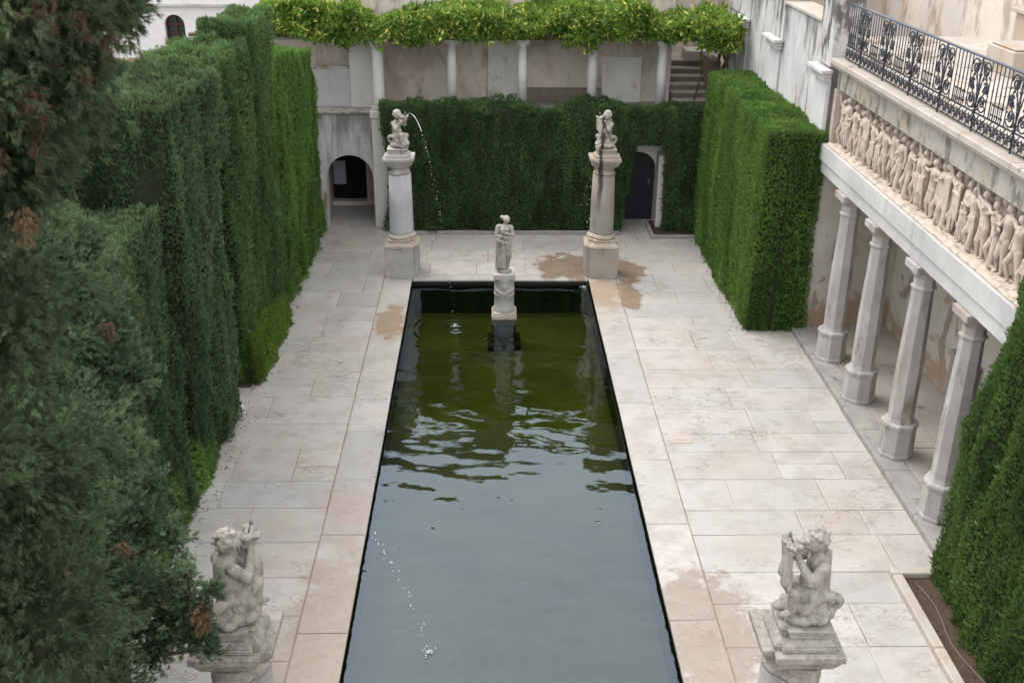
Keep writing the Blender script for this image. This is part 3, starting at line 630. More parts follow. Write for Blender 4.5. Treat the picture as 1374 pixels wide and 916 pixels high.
# ------------------------------------------------------------------ portico wing on the right
b = thing('portico_wing', 'stained white portico wing on the right with marble relief frieze under its terrace', 'building', (6.33, 20.6, 0))
YN = 11.7
m = MB()
y = 20.62
while y > YN+.1:
    h = min(rp.uniform(1.2, 2.0), y-YN); m.box(6.33, 6.75, y-h+.004, y, -.02, .10-rp.uniform(0, .003)); y -= h
obj('step_kerb', m, M_kerb, b, bevel=.012)
m = MB()
y = 20.6; 
while y > YN+.1:
    h = min(rp.uniform(.9, 1.5), y-YN)
    for (xa, xb) in ((6.754, 7.5), (7.504, 8.3)): slab(m, xa, xb, y-h, y, .098)
    y -= h
m.box(6.754, 8.3, YN, 20.6, -.02, .055)
obj('floor', m, stone('portico_floor_slabs', (.40, .35, .31), (.32, .29, .27), warm=(.40, .31, .22), wm=(.62, .75)), b)  # darker, browner stone than the open paving
m = MB(); m.box(8.3, 8.7, YN, 20.6, -.02, 5.3); m.box(6.52, 8.7, 20.6, 20.85, -.02, 3.42); m.box(6.9, 8.3, YN, 20.597, 3.43, 3.6); m.box(6.9, 8.3, YN-.3, YN, -.02, 3.42)
obj('wall', m, M_portico, b)
m = MB(); m.box(6.50, 6.92, YN, 20.75, 3.42, 3.66); m.box(6.46, 6.92, YN, 20.753, 3.664, 3.99)
obj('beam', m, M_beam, b, bevel=.012)
m = MB(); m.box(6.86, 8.3, YN, 20.6, 3.993, 5.04); m.box(6.58, 6.858, 20.40, 20.56, 3.99, 5.04)
obj('frieze_backing', m, M_frieze, b)
m = MB()
for k in range(240):   # rocky irregular ledge under the figures
    yy = rp.uniform(YN, 20.35); m.ellipsoid((6.60+rp.uniform(-.04, .14), yy, 4.01+rp.uniform(0, .02)), (rp.uniform(.03, .08), rp.uniform(.04, .14), rp.uniform(.015, .04)), n=8)
m.box(6.50, 6.86, YN, 20.4, 3.985, 4.02)
blob('frieze_ledge', m, .022, M_frieze, b, smooth=1, rough=.012)
m = MB(); m.box(6.62, 8.3, YN, 20.56, 5.045, 5.497); obj('upper_band', m, M_band, b)
m = MB(); y = 20.56
while y > YN+.1:
    h = min(rp.uniform(1.4, 2.4), y-YN); m.box(6.44, 7.0, y-h+.003, y, 5.50, 5.61-rp.uniform(0, .003)); m.box(6.50, 6.64, y-h+.003, y, 5.43, 5.499); y -= h
obj('terrace_coping', m, M_coping, b, bevel=.015)
m = MB(); m.box(7.003, 10.5, YN-4, 24, 5.30, 5.50); obj('terrace_floor', m, M_portico, b)

# octagonal columns
def oct_column(x, y, label):
    t = thing('octagonal_column', label, 'column', (x, y, .1), 'octagonal columns of the portico'); q = math.pi/8; z = .1
    m = MB(); m.lathe(x, y, [(z, .30), (z+.05, .30), (z+.06, .285), (z+.48, .275), (z+.52, .285), (z+.56, .30), (z+.60, .295), (z+.62, .26)], 8, False, q); obj('base', m, M_col, t, bevel=.006)
    m = MB(); m.lathe(x, y, [(z+.60, .235), (z+.64, .22), (z+.68, .205), (z+1.6, .205), (z+2.9, .165), (z+2.93, .165)], 8, False, q); obj('shaft', m, M_col, t, bevel=.006)
    m = MB(); m.lathe(x, y, [(z+2.90, .16), (z+2.91, .195), (z+2.95, .195), (z+2.96, .165), (z+3.08, .165), (z+3.12, .20), (z+3.17, .235), (z+3.20, .235)], 8, False, q)
    m.frustum(x, y, .25, .25, z+3.20, z+3.317); obj('capital', m, M_col, t, bevel=.006); return t
oct_column(6.69, 19.05, 'octagonal portico column farthest from the camera, next to the green hedge block')
c2 = [(17.31, 'second octagonal portico column counting from the green hedge block'), (15.35, 'third octagonal portico column counting from the green hedge block'), (13.49, 'nearest octagonal portico column, partly hidden by the clipped cypress in the lower right')]
src = bpy.data.objects['octagonal_column']
for y, lab in c2: copy_tree(src, (6.69, y, .1), lab)
g = MB(); g.box(8.05, 8.29, 16.2, 16.9, .1, 1.15); g.box(8.0, 8.29, 16.15, 16.95, 1.153, 1.25)
tag(obj('stone_block', g, M_kerb, bevel=.02), 'grey stone block against the portico back wall behind the columns', 'stone block')

# relief figures
def limb(m, a, ra, c, rc, e, re, scale):
    m.capsule(a, ra*scale, c, rc*scale, 10); m.capsule(c, rc*scale, e, re*scale, 10)
def relief_figure(y, h, rng, parent, i):
    m = MB(); x = 6.72+rng.uniform(-.02, .03); z = 4.02; s = h
    lean = rng.uniform(-.10, .10); hip = rng.uniform(-.035, .035)
    P = lambda dy, dz, dx=0.0: (x+dx*s, y+dy*s, z+dz*s)
    pel = P(hip, .50); wa = P(hip*.3+lean*.4, .62); ch = P(lean*.8, .74); nk = P(lean, .84); hd = P(lean+rng.uniform(-.03, .03), .925, -.02)
    m.capsule(pel, .085*s, wa, .07*s); m.capsule(wa, .07*s, ch, .088*s); m.capsule(ch, .06*s, nk, .035*s)
    m.ellipsoid(hd, (.052*s, .046*s, .062*s)); m.ellipsoid((hd[0]+.015*s, hd[1]+rng.uniform(-.02, .02)*s, hd[2]+.022*s), (.056*s, .055*s, .048*s)); m.ellipsoid((hd[0]-.05*s, hd[1], hd[2]-.005*s), (.014*s, .010*s, .018*s))
    m.capsule(P(lean*.9-.10, .79), .038*s, P(lean*.9+.10, .79), .038*s)
    st = rng.choice(['stand', 'stride', 'stride', 'stand', 'kneel'])
    for sgn in (-1, 1):
        hipj = P(hip+sgn*.045, .47)
        if st == 'stand': kn = P(hip+sgn*.05+rng.uniform(-.02, .05), .27, -.05*(sgn > 0)); ft = P(hip+sgn*.06+rng.uniform(-.03, .03), .035)
        elif st == 'stride': kn = P(hip+sgn*.12+.03, .27, -.06 if sgn > 0 else 0); ft = P(hip+sgn*.15-.04, .04)
        else: kn = P(hip+sgn*.10, .28 if sgn > 0 else .08, -.08); ft = P(hip+sgn*.06-(.12 if sgn < 0 else -.02), .04)
        limb(m, hipj, .064, kn, .044, ft, .026, s); m.capsule(ft, .024*s, (ft[0]-.06*s, ft[1]+.015*s*rng.choice([-1, 1]), z+.018*s), .018*s, 8)
        sh = P(lean*.9+sgn*.11, .79); k = rng.choice(['down', 'fwd', 'up', 'chest', 'reach'])
        d = {'down': (.05, -.16, .0, .02, -.15), 'fwd': (.08, -.14, -.04, .10, .0), 'up': (.10, .06, -.02, .03, .15), 'chest': (.04, -.14, -.06, -.13, .04), 'reach': (.13, -.05, -.03, .14, .03)}[k]
        el = (sh[0]+d[2]*s, sh[1]+sgn*d[0]*s, sh[2]+d[1]*s); ha = (el[0]-.03*s, el[1]+sgn*d[3]*s, el[2]+d[4]*s)
        limb(m, sh, .036, el, .029, ha, .020, s); m.ellipsoid(ha, (.022*s, .026*s, .030*s), n=8)
    if rng.random() < .6:    # drapery folds
        n = rng.randint(4, 7); top = rng.choice([.50, .55, .78])
        for q in range(n):
            u = (q/(n-1)-.5); m.capsule(P(hip+u*.17, top, -.05), .022*s, P(hip+u*.26+rng.uniform(-.03, .03), rng.choice([.12, .3, .08]), -.055), .020*s, 8)
        m.capsule(P(hip-.09, top+.01, -.05), .022*s, P(hip+.09, top-.03, -.06), .022*s, 8)
    elif rng.random() < .5:
        m.tube([P(.12+.03*math.sin(q), .8-.12*q, .02) for q in range(7)], .03*s, 8)
    return blob('relief_figure', m, .0105, M_frieze, parent, smooth=1, rough=.004, seed=i)
rf = random.Random(4); yy = 20.15; i = 0
while yy > YN+.25:
    relief_figure(yy, rf.uniform(.88, 1.0), rf, b, i); yy -= rf.uniform(.27, .40); i += 1
m = MB()          # low relief background figures and drapery between the foreground ones
yy = 20.0
while yy > YN+.2:
    m.ellipsoid((6.84, yy, 4.86+rf.uniform(-.06, .06)), (.06, .055, .065), n=10); m.capsule((6.86, yy, 4.10), .07, (6.86, yy+rf.uniform(-.05, .05), 4.72), .10, 10)
    m.capsule((6.83, yy-.1, 4.7), .03, (6.80, yy+.12, 4.5+rf.uniform(-.1, .2)), .025, 8); yy -= rf.uniform(.2, .3)
blob('background_relief', m, .018, M_frieze, b, smooth=1, rough=.008)

# iron railing
rail = thing('iron_railing', 'black wrought iron railing with scrollwork along the terrace edge', 'railing', (6.62, 20.3, 5.61))
RX = 6.62; Z0 = 5.61; ZT = 6.60; RY0, RY1 = 20.30, YN+.05
m = MB(); m.box(RX-.025, RX+.025, RY1, RY0, ZT, ZT+.025); obj('handrail', m, M_rail, rail, bevel=.004)
for zz in (.03, .26):
    m = MB(); m.box(RX-.012, RX+.012, RY1, RY0, Z0+zz, Z0+zz+.018); obj('bottom_rail', m, M_iron, rail)
def spiral(c, r0, r1, a0, turns, n=16, sgn=1):
    return [(RX, c[0]+sgn*(r0+(r1-r0)*k/n)*math.cos(a0+turns*2*math.pi*k/n), c[1]+(r0+(r1-r0)*k/n)*math.sin(a0+turns*2*math.pi*k/n)) for k in range(n+1)]
def lens_leaf(m, p, q, w):
    d = Vector(q)-Vector(p); n = Vector((0, -d.z, d.y)).normalized()*w; mid = Vector(p)+d*.4
    v = [Vector(p), mid+n, Vector(q), mid-n]; tk = Vector((.006, 0, 0)); m.add([x-tk for x in v]+[x+tk for x in v], [(0, 1, 2, 3), (7, 6, 5, 4), (0, 4, 5, 1), (1, 5, 6, 2), (2, 6, 7, 3), (3, 7, 4, 0)])
per = 1.22
y = RY0
first = {}
def add_part(key, name, build, y0, mat=M_iron):
    if key not in first:
        m = MB(); build(m, 0.0); me = bpy.data.meshes.new(name); me.from_pydata(m.v, [], m.f); me.polygons.foreach_set('use_smooth', m.sm); me.materials.append(mat); first[key] = me
    o = bpy.data.objects.new(name, first[key]); COL.objects.link(o); o.parent = rail; o.location = (-6.62, y0-20.3, -5.61)
def bar(m, y):
    m.tube([(RX, y, Z0+.26), (RX, y, ZT)], .0085, 6); m.lathe(RX, y, [(Z0+.62, .007), (Z0+.635, .016), (Z0+.65, .007)], 8)
def post(m, y):
    m.tube([(RX, y, Z0-.01), (RX, y, ZT)], .014, 8)
    for h in (.28, .5, .75): m.lathe(RX, y, [(Z0+h, .014), (Z0+h+.02, .03), (Z0+h+.04, .014)], 8)
def lower(m, y):       # running scroll band, one unit .2 wide
    m.tube(spiral((y-.05, Z0+.13), .075, .012, .6, 1.6), .0095, 5); m.tube(spiral((y-.15, Z0+.16), .06, .01, 3.6, -1.5), .0095, 5)
    m.tube([(RX, y, Z0+.05), (RX, y-.1, Z0+.15), (RX, y-.2, Z0+.25)], .0095, 5); m.ellipsoid((RX, y-.1, Z0+.15), (.016, .022, .022), n=8)
    lens_leaf(m, (RX, y-.1, Z0+.15), (RX, y-.07, Z0+.23), .014); lens_leaf(m, (RX, y-.1, Z0+.15), (RX, y-.13, Z0+.07), .014)
def small_pickets(m, y):
    for k in range(7):
        yy = y-k*.062; m.tube([(RX, yy, Z0+.27), (RX, yy, Z0+.47)], .006, 5)
        m.tube(spiral((yy-.02, Z0+.47), .022, .006, 0, 1.1, 8), .005, 4); m.tube(spiral((yy-.02, Z0+.34), .018, .006, 0, 1.1, 8), .005, 4)
def lyre(m, y):        # scroll panel about .62 wide, centred
    w = .31
    for s in (-1, 1):
        m.tube([(RX, y+s*w, Z0+.27), (RX, y+s*w, ZT)], .008, 6)
        m.tube(spiral((y+s*.17, ZT-.14), .12, .014, .2, 1.6, 22, s), .0115, 6)
        m.tube(spiral((y+s*.22, ZT-.36), .075, .012, 2.6, -1.5, 18, s), .0125, 6)
        m.tube(spiral((y+s*.17, Z0+.42), .13, .016, -.6, -1.6, 22, s), .0115, 6)
        m.tube(spiral((y+s*.23, Z0+.62), .07, .012, -2.4, 1.5, 16, s), .0125, 6)
        m.tube([(RX, y+s*.28*math.sin(k/8*math.pi)*(.55+.45*k/8), Z0+.3+.66*k/8) for k in range(9)], .010, 6)
        m.tube([(RX, y+s*(.02+.14*(k/6)**1.5), Z0+.45+.42*k/6) for k in range(7)], .009, 6)
        m.tube(spiral((y+s*.08, ZT-.09), .06, .01, 3, -1.4, 14, s), .007, 5)
        for k in range(9):
            z = Z0+.34+k*.07; yy = y+s*(.06+.10*abs(math.sin(k*1.3))); lens_leaf(m, (RX, yy, z), (RX, yy+s*.05, z+.06*(1 if k % 2 else -.6)), .02)
        for k in range(6): lens_leaf(m, (RX, y+s*w, Z0+.35+k*.1), (RX, y+s*(w-.06), Z0+.39+k*.1), .012)
        for zc, yc in ((.42, .17), (.81, .17), (.60, .23), (.62, .05)): m.ellipsoid((RX, y+s*yc, Z0+zc), (.016, .024, .024), n=8)
    for k in range(5): lens_leaf(m, (RX, y, Z0+.40+k*.1), (RX, y, Z0+.52+k*.1), .028)
n = 0
while y > RY1+.2:
    for k in range(4):
        if y-.07-k*.12 > RY1: add_part('bar', 'baluster', bar, y-.07-k*.12)
    if n % 2 or True: add_part('pick', 'small_picket_row', small_pickets, y-.06)
    if y-.85 > RY1+.3: add_part('lyre', 'scroll_panel', lyre, y-.85)
    if y-.85 > RY1: add_part('post', 'post', post, y-.85)
    for k in range(6):
        if y-k*per/6-.2 > RY1: add_part('low', 'scroll_band', lower, y-k*per/6)
    y -= per; n += 1

# ------------------------------------------------------------------ stained garden wall beyond the portico, with piers
b = thing('garden_wall', 'tall blotchy white plaster wall with pilasters and stone caps behind the green hedge block', 'wall', (6.6, 25, 0))
m = MB(); m.box(6.52, 6.95, 20.86, 30.3, -.02, 6.12); obj('wall', m, M_wall_r, b)
m = MB(); m.box(6.44, 6.518, 20.62, 21.45, 0, 5.2); m.box(6.47, 6.518, 24.4, 25.3, 3.5, 5.15); m.box(6.47, 6.518, 27.7, 28.5, 3, 5.15); m.box(6.46, 6.52, 20.603, 20.618, 3.4, 5.2)
obj('pilaster', m, M_wall_r, b, bevel=.01)
m = MB(); m.box(6.46, 7.0, 20.62, 21.5, 5.42, 6.78); m.box(6.42, 7.05, 20.58, 21.54, 6.783, 6.86); obj('pier', m, M_pier, b, bevel=.012)
m = MB(); m.box(6.47, 7.0, 24.3, 25.3, 5.37, 6.9); obj('pier', m, M_pier, b, bevel=.012)
m = MB(); m.box(6.48, 7.0, 27.6, 30.2, 5.37, 7.0); obj('pier', m, M_pier, b, bevel=.012)
m = MB(); m.box(6.46, 7.02, 21.503, 24.297, 6.123, 6.2); m.box(6.46, 7.02, 25.303, 27.597, 6.123, 6.2); obj('wall_coping', m, M_coping, b, bevel=.015)
for (y0, y1) in ((20.57, 21.5), (24.3, 25.35), (27.6, 28.6)):
    m = MB()
    m.box(6.36, 6.50, y0, y1, 5.22, 5.30); m.box(6.28, 6.503, y0-.05, y1+.05, 5.303, 5.37); m.box(6.40, 6.503, y0+.02, y1-.02, 5.14, 5.218)
    for k in range(9): yy = y0+.04+(y1-y0-.13)*k/8; m.box(6.36, 6.40, yy, yy+.05, 5.15, 5.215)
    obj('cornice_cap', m, M_white_col, b, bevel=.008)
for (y, z0, z1, ww) in ((22.9, 4.0, 4.65, .05), (22.1, 3.9, 4.8, .045)):
    m = MB(); pl = [(y+.03*math.sin(k*1.7), z0+(z1-z0)*k/5) for k in range(6)]
    m.prism([(a-ww*(1-k/6), c) for k, (a, c) in enumerate(pl)]+[(a+ww*(1-k/5.5)*.7, c) for k, (a, c) in reversed(list(enumerate(pl)))], lambda a, c, d: (d, a, c), 6.513, 6.521)
    obj('rust_streak', m, M_brickred, b)

# building beyond the terrace
b = thing('terrace_house', 'cream rendered house wall with ochre patches behind the iron railing', 'building', (10.4, 20, 5.5))
m = MB(); m.box(10.4, 11, 7, 33, 5.3, 12); m.box(7.02, 10.4, 30.3, 30.9, 5.3, 12); obj('wall', m, M_cream, b)
m = MB(); m.box(10.15, 10.398, 7, 21.6, 6.35, 6.43); obj('stone_ledge', m, M_coping, b, bevel=.012)
m = MB(); m.box(10.25, 10.398, 7, 21.5, 5.5, 6.347); obj('plinth', m, plaster('tan_plinth', (.50, .40, .30), (.44, .36, .29), (.2, .16, .13), .6, .75, (.4, .3, .2), .55, .65), b)
g = MB(); g.box(9.2, 9.9, 19.1, 20.2, 5.5, 5.95); g.box(9.25, 9.85, 19.15, 20.15, 5.953, 6.0)
tag(obj('stone_bench', g, M_coping, bevel=.02), 'squat tan stone bench seen through the iron railing', 'bench')

# ------------------------------------------------------------------ far end: gallery, arch, stairs
b = thing('gallery', 'raised open gallery at the far end with buff plaster walls and a round-arched passage below', 'building', (0, 28, 0))
def arch_wall(m, x0, x1, z1, cx, hw, zs, y0, y1, n=20):
    """wall slab with an arched opening reaching the ground"""
    arc = [(cx+hw*math.cos(math.pi*k/n), zs+hw*math.sin(math.pi*k/n)) for k in range(n+1)]
    fn = lambda a, c, d: (a, d, c)
    m.prism([(cx+hw, 0), (x1, 0), (x1, z1), (cx+hw, z1)], fn, y0, y1); m.prism([(x0, 0), (cx-hw, 0), (cx-hw, z1), (x0, z1)], fn, y0, y1)
    for k in range(n):
        (a0, c0), (a1, c1) = arc[k], arc[k+1]; m.prism([(a1, c1), (a0, c0), (a0, z1), (a1, z1)], fn, y0, y1)
m = MB(); arch_wall(m, -7.5, -2.98, 3.0, -3.62, .60, 1.33, 27.5, 27.8); obj('arch_wall', m, M_arch, b)
m = MB(); m.box(-3.0, -2.62, 27.44, 27.83, 0, 2.9); m.box(-3.03, -2.58, 27.40, 27.83, 2.903, 3.08); obj('corner_pillar', m, M_pil, b, bevel=.015)
m = MB(); m.box(-7.5, -2.98, 27.45, 27.9, 3.003, 3.06); obj('parapet_edge', m, M_band, b, bevel=.01)
m = MB(); m.box(-2.98, -2.8, 27.84, 29.7, 0, 2.8); m.box(-3.42, -2.98, 29.5, 29.7, 0, 2.8); m.box(-3.46, -3.30, 29.42, 29.5, 1.45, 1.6); m.box(-3.42, -3.33, 29.44, 29.498, .1, 1.448); m.box(-4.6, -4.4, 27.8, 29.7, 0, 2.8); m.box(-4.4, -3.42, 29.4, 29.7, 0, .12)
obj('passage_wall', m, M_gallery, b)
m = MB(); m.box(-4.4, -3.423, 29.705, 29.8, 0, 2.8); m.box(-4.4, -2.98, 27.81, 29.9, 2.6, 2.8); obj('doorway_shade', m, M_dark, b)  # near-black panels stand in for the unlit depth of the passage
m = MB(); m.box(-4.36, -4.02, 29.62, 29.66, .55, 1.22); tag(obj('notice_panel', m, M_panel, bevel=.005), 'pale rectangular panel standing in the dark of the arched passage', 'panel')
m = MB()
for k in range(4): m.tube([(-4.30+.01*k+.03*math.sin(q/12*6.28+k), 27.47-.008*k, .75+.22*math.cos(q/12*6.28)-.02*k) for q in range(13)], .009, 6)
m.tube([(-4.3, 27.46, .55), (-4.28, 27.45, .3), (-4.25, 27.44, .12)], .009, 6)
tag(obj('rope_coil', m, M_rope), 'straw coloured rope coil hanging at the left jamb of the arch', 'rope')
# lower wall behind the hedge with the blue door
m = MB(); arch_wall(m, -2.6, 7.0, 2.85, 3.98, .46, 1.45, 28.0, 28.3); obj('lower_wall', m, M_pil, b)
dr = MB(); dr.prism([(3.5, 0), (4.46, 0)]+[(3.98+.47*math.cos(math.pi*k/12), 1.45+.47*math.sin(math.pi*k/12)) for k in range(13)], lambda a, c, d: (a, d, c), 28.2, 28.26)
for k in range(5): dr.box(3.60+k*.16, 3.612+k*.16, 28.185, 28.2, 0.05, 1.4)
dr.box(3.52, 4.44, 28.18, 28.199, 1.38, 1.43)
dd = obj('door', dr, M_door, b)
m = MB(); m.tube([(4.30, 28.15, .98), (4.30, 28.13, 1.0), (4.30, 28.13, 1.08), (4.30, 28.15, 1.1)], .012, 6); m.box(4.28, 4.32, 28.165, 28.18, .95, 1.13); obj('handle', m, M_lead, dd)
m = MB(); m.box(4.44, 4.62, 27.45, 28.0, 0, 1.95); obj('door_reveal', m, M_pil, b, bevel=.02)
m = MB(); m.box(-7.5, 6.5, 27.85, 30.3, 2.853, 2.95); obj('gallery_floor', m, M_kerb, b)
# gallery back wall, pilasters, ledges
m = MB(); m.box(-4.3, 4.75, 29.4, 29.7, 2.95, 6.0); m.box(-7.5, -4.303, 29.4, 29.7, 2.95, 4.95); m.box(4.75, 6.5, 31.6, 31.9, 2.95, 7); m.box(4.75, 4.9, 29.4, 31.6, 2.95, 6.0); obj('back_wall', m, M_gallery, b)
m = MB(); m.box(-3.62, -3.02, 28.55, 28.75, 2.95, 4.78); obj('pilaster', m, M_pil, b)
m = MB(); m.box(-.02, .80, 29.28, 29.4, 2.95, 5.2); obj('pilaster', m, M_pil, b)
m = MB(); m.box(3.05, 4.1, 29.34, 29.4, 2.95, 4.15); obj('pilaster', m, M_pil, b)
m = MB(); m.box(-7.5, -3.63, 28.6, 28.75, 2.95, 3.93); obj('parapet', m, M_beam, b)
m = MB(); m.box(-7.5, -3.63, 28.57, 28.78, 3.933, 3.99)
obj('parapet_coping', m, M_pier, b)
m = MB(); m.box(.82, 3.04, 29.25, 29.4, 2.96, 3.32); obj('dark_bench', m, M_steps, b)
m = MB(); m.box(-7.5, 6.4, 27.82, 28.05, 4.80, 4.92); m.box(-7.5, 4.7, 29.1, 29.39, 4.80, 4.92)
for k in range(24): m.box(-7.3+k*.58, -7.22+k*.58, 27.7, 29.38, 4.923, 5.0)
tag(obj('pergola_beams', m, flat('old_timber', (.12, .09, .07), .9), None), 'weathered timber beams under the vine of the far pergola', 'pergola')
m = MB(); m.tube([(-7.5, 27.72, 4.83), (-3.2, 27.72, 4.83), (-2.0, 27.72, 4.80)], .03, 8); tag(obj('metal_pipe', m, M_lead), 'thin green-grey pipe under the vine at the left of the pergola', 'pipe')
t = thing('pergola_column', 'thick fluted stone column at the left of the pergola, standing on the arch pillar', 'column', (-2.79, 27.65, 3.08))
m = MB(); m.box(-2.98, -2.6, 27.46, 27.84, 3.083, 3.2); obj('base', m, M_white_col, t, bevel=.01)
m = MB(); m.lathe(-2.79, 27.65, [(3.2, .165), (3.25, .15), (4.5, .135), (4.6, .15)], 20); obj('shaft', m, M_white_col, t)
m = MB(); m.lathe(-2.79, 27.65, [(4.6, .15), (4.66, .18), (4.72, .2)], 20); m.box(-3.0, -2.58, 27.45, 27.85, 4.72, 4.798); obj('capital', m, M_white_col, t)
def pcol(x, y, label, src=None):
    t = thing('pergola_column', label, 'column', (x, y, 2.95), 'round white pergola columns')
    m = MB(); m.lathe(x, y, [(2.95, .18), (3.02, .18), (3.05, .15), (3.08, .135)], 20); obj('base', m, M_white_col, t)
    m = MB(); m.lathe(x, y, [(3.08, .128), (3.9, .125), (4.62, .108)], 20); obj('shaft', m, M_white_col, t)
    m = MB(); m.lathe(x, y, [(4.62, .108), (4.64, .13), (4.67, .13), (4.70, .15)], 20); m.box(x-.16, x+.16, y-.16, y+.16, 4.70, 4.798); obj('capital', m, M_white_col, t); return t
pc = pcol(-.94, 27.95, 'round white pergola column second from the arched passage, left of the hedge jet')
pc['label'] = 'second pergola column from the left, round and white'
for x, lab in ((.86, 'middle pergola column, round and white, above the marble woman'), (2.65, 'fourth pergola column from the left, above the far right cherub'), (4.43, 'round white pergola column beside the brown stairs')):
    copy_tree(pc, (x, 27.95, 2.95), lab)
t = thing('stone_column', 'short grey column with a cap half hidden by vine at the corner of the garden wall', 'column', (6.2, 28.1, 2.95))
m = MB(); m.lathe(6.2, 28.1, [(2.95, .2), (3.1, .15), (4.6, .14)], 18); obj('shaft', m, M_kerb, t)
m = MB(); m.lathe(6.2, 28.1, [(4.6, .14), (4.7, .2), (4.76, .22)], 18); m.box(5.97, 6.43, 27.87, 28.33, 4.76, 4.84); obj('capital', m, M_kerb, t)
st = thing('garden_stairs', 'worn brown stairs climbing behind the far right pergola column', 'stairs', (5.3, 29, 2.95))
m = MB(); tr = MB()
for k in range(6):
    m.box(4.93, 5.85, 28.85+k*.27, 31.55, 2.952+k*.165, 2.952+(k+1)*.165-.045); tr.box(4.92, 5.86, 28.82+k*.27, 29.14+k*.27+(.0 if k < 5 else 1.2), 2.952+(k+1)*.165-.043, 2.952+(k+1)*.165)
m.box(5.863, 6.1, 28.7, 31.5, 2.95, 4.15)
obj('risers', m, M_steps, st); obj('treads', tr, M_tread, st, bevel=.01)
m = MB(); m.box(5.4, 6.0, 30.0, 30.8, 3.95, 4.2); obj('corner_block', m, M_tread, st, bevel=.015)

# vine over the pergola
def vine():
    t = thing('wisteria_vine', 'bright yellow-green leafy vine covering the whole far pergola', 'vine', (6.0, 28.2, 2.95))
    m = MB()
    for s in range(3):
        m.tube([(6.0+.12*math.sin(k*.9+s*2), 28.0+.1*math.cos(k*1.1+s*2), 2.95+k*.24) for k in range(9)], .045-.008*s, 8)
    m.tube([(6.0, 28.0, 4.6), (5.6, 27.9, 4.95), (4.8, 28, 5.05), (2, 28.2, 5.1), (-3, 28.2, 5.1), (-6.5, 28.2, 5.1)], [.05, .05, .045, .04, .03, .02], 8)
    m.tube([(5.3, 27.9, 3.3), (5.45, 27.95, 3.9), (5.4, 27.9, 4.5), (5.5, 28, 4.95)], .02, 6)
    obj('stem', m, M_bark, t)
    rng = np.random.RandomState(77); N = 25000
    x = rng.uniform(-5.75, 6.25, N); yv = 27.35+2.5*rng.rand(N)**1.35; up = rng.rand(N) < .5
    q = np.stack([x, yv, np.zeros(N)], 1); low = 4.95+.32*fbm(q*[.9, .9, 1]+3, 3)+.12*vnoise(q*[3.1, 3, 1]); top = 5.48+.34*fbm(q*[1.1, 1.1, 1]+9, 3)
    low += np.clip((-4.2-x)/1.4, 0, 1)*.35; low += np.clip((x-4.9)/1.2, 0, 1)*-.2
    z = np.where(up, top-rng.rand(N)*.12, low+(top-low)*rng.rand(N))
    front = rng.rand(N) < .42; yv = np.where(front, 27.50+.50*fbm(np.stack([x*1.5, z*2.0, x*0], 1), 2)-rng.rand(N)*.16, yv); z = np.where(front, low+(top-low)*rng.rand(N), z)
    q2 = np.stack([x, yv, z], 1); ok = fbm(q2*[2.1, 2.1, 3.0]+5, 2)+rng.uniform(-.45, .45, N) > -.22; x, yv, z = x[ok], yv[ok], z[ok]; N = len(x)
    P = np.stack([x, yv, z], 1); D = np.stack([rng.normal(0, .6, N), rng.normal(-.55, .6, N), rng.normal(.25, .5, N)], 1); sc = rng.uniform(.08, .22, N); part = rng.randint(0, 4, N)
    Vs = []; Fs = []; off = 0
    for k in range(4):
        s = part == k; a, f = instances(*T_vine[k], P[s], D[s], sc[s], rng); Vs.append(a); Fs.append(f+off); off += len(a)
    link('foliage', np_mesh('foliage', np.concatenate(Vs), np.concatenate(Fs)), M_vine, t)
vine()

# buildings beyond
b = thing('lookout_house', 'tall house rising behind the far pergola vine, pale wall just showing above the leaves, unseen dark top added for the pool reflection', 'building', (1, 31.9, 0))
m = MB()
def wall_holes(m, x0, x1, z0, z1, holes, y0, y1):
    xs = x0
    for (a, c, lo, hi) in holes:
        m.box(xs, a, y0, y1, z0, z1); m.box(a, c, y0, y1, z0, lo); m.box(a, c, y0, y1, hi, z1); xs = c
    m.box(xs, x1, y0, y1, z0, z1)
m.box(-4.2, 7.2, 32.0, 32.4, 0, 6.15); obj('lower_wall', m, M_cream, b)
m = MB(); wall_holes(m, -4.2, .75, 6.153, 9.7, [(-2.7, -.5, 7.55, 8.75)], 32.0, 32.4); m.box(.75, 3.5, 32.0, 32.4, 6.153, 7.7); m.box(3.5, 7.2, 32, 32.4, 6.153, 10.1)
m.box(1.2, 1.4, 32, 32.4, 7.7, 9.15-.4); m.box(.75, 3.5, 32.0, 32.4, 8.75, 9.15)
obj('reflected_upper_wall', m, flat('dark_reflection_stone', (.10, .095, .07), .9, .4, 3), b)  # unseen upper storey, shaped and darkened for its reflection in the pool
b = thing('white_house', 'whitewashed brick house with a small arched window at the top left', 'building', (-11, 40, 0))
m = MB(); fn = lambda a, c, d: (a, d, c)
WX, WH, ZB, ZS = -11.23, .36, 2.82, 3.42
m.box(-30, WX-WH, 40, 40.5, 0, 6.5); m.box(WX+WH, -4.2, 40, 40.5, 0, 6.5); m.box(WX-WH, WX+WH, 40, 40.5, 0, ZB)
arc = [(WX+WH*math.cos(math.pi*k/16), ZS+WH*math.sin(math.pi*k/16)) for k in range(17)]
for k in range(16): (a0, c0), (a1, c1) = arc[k], arc[k+1]; m.prism([(a1, c1), (a0, c0), (a0, 6.5), (a1, 6.5)], fn, 40, 40.5)
obj('wall', m, M_brick, b)
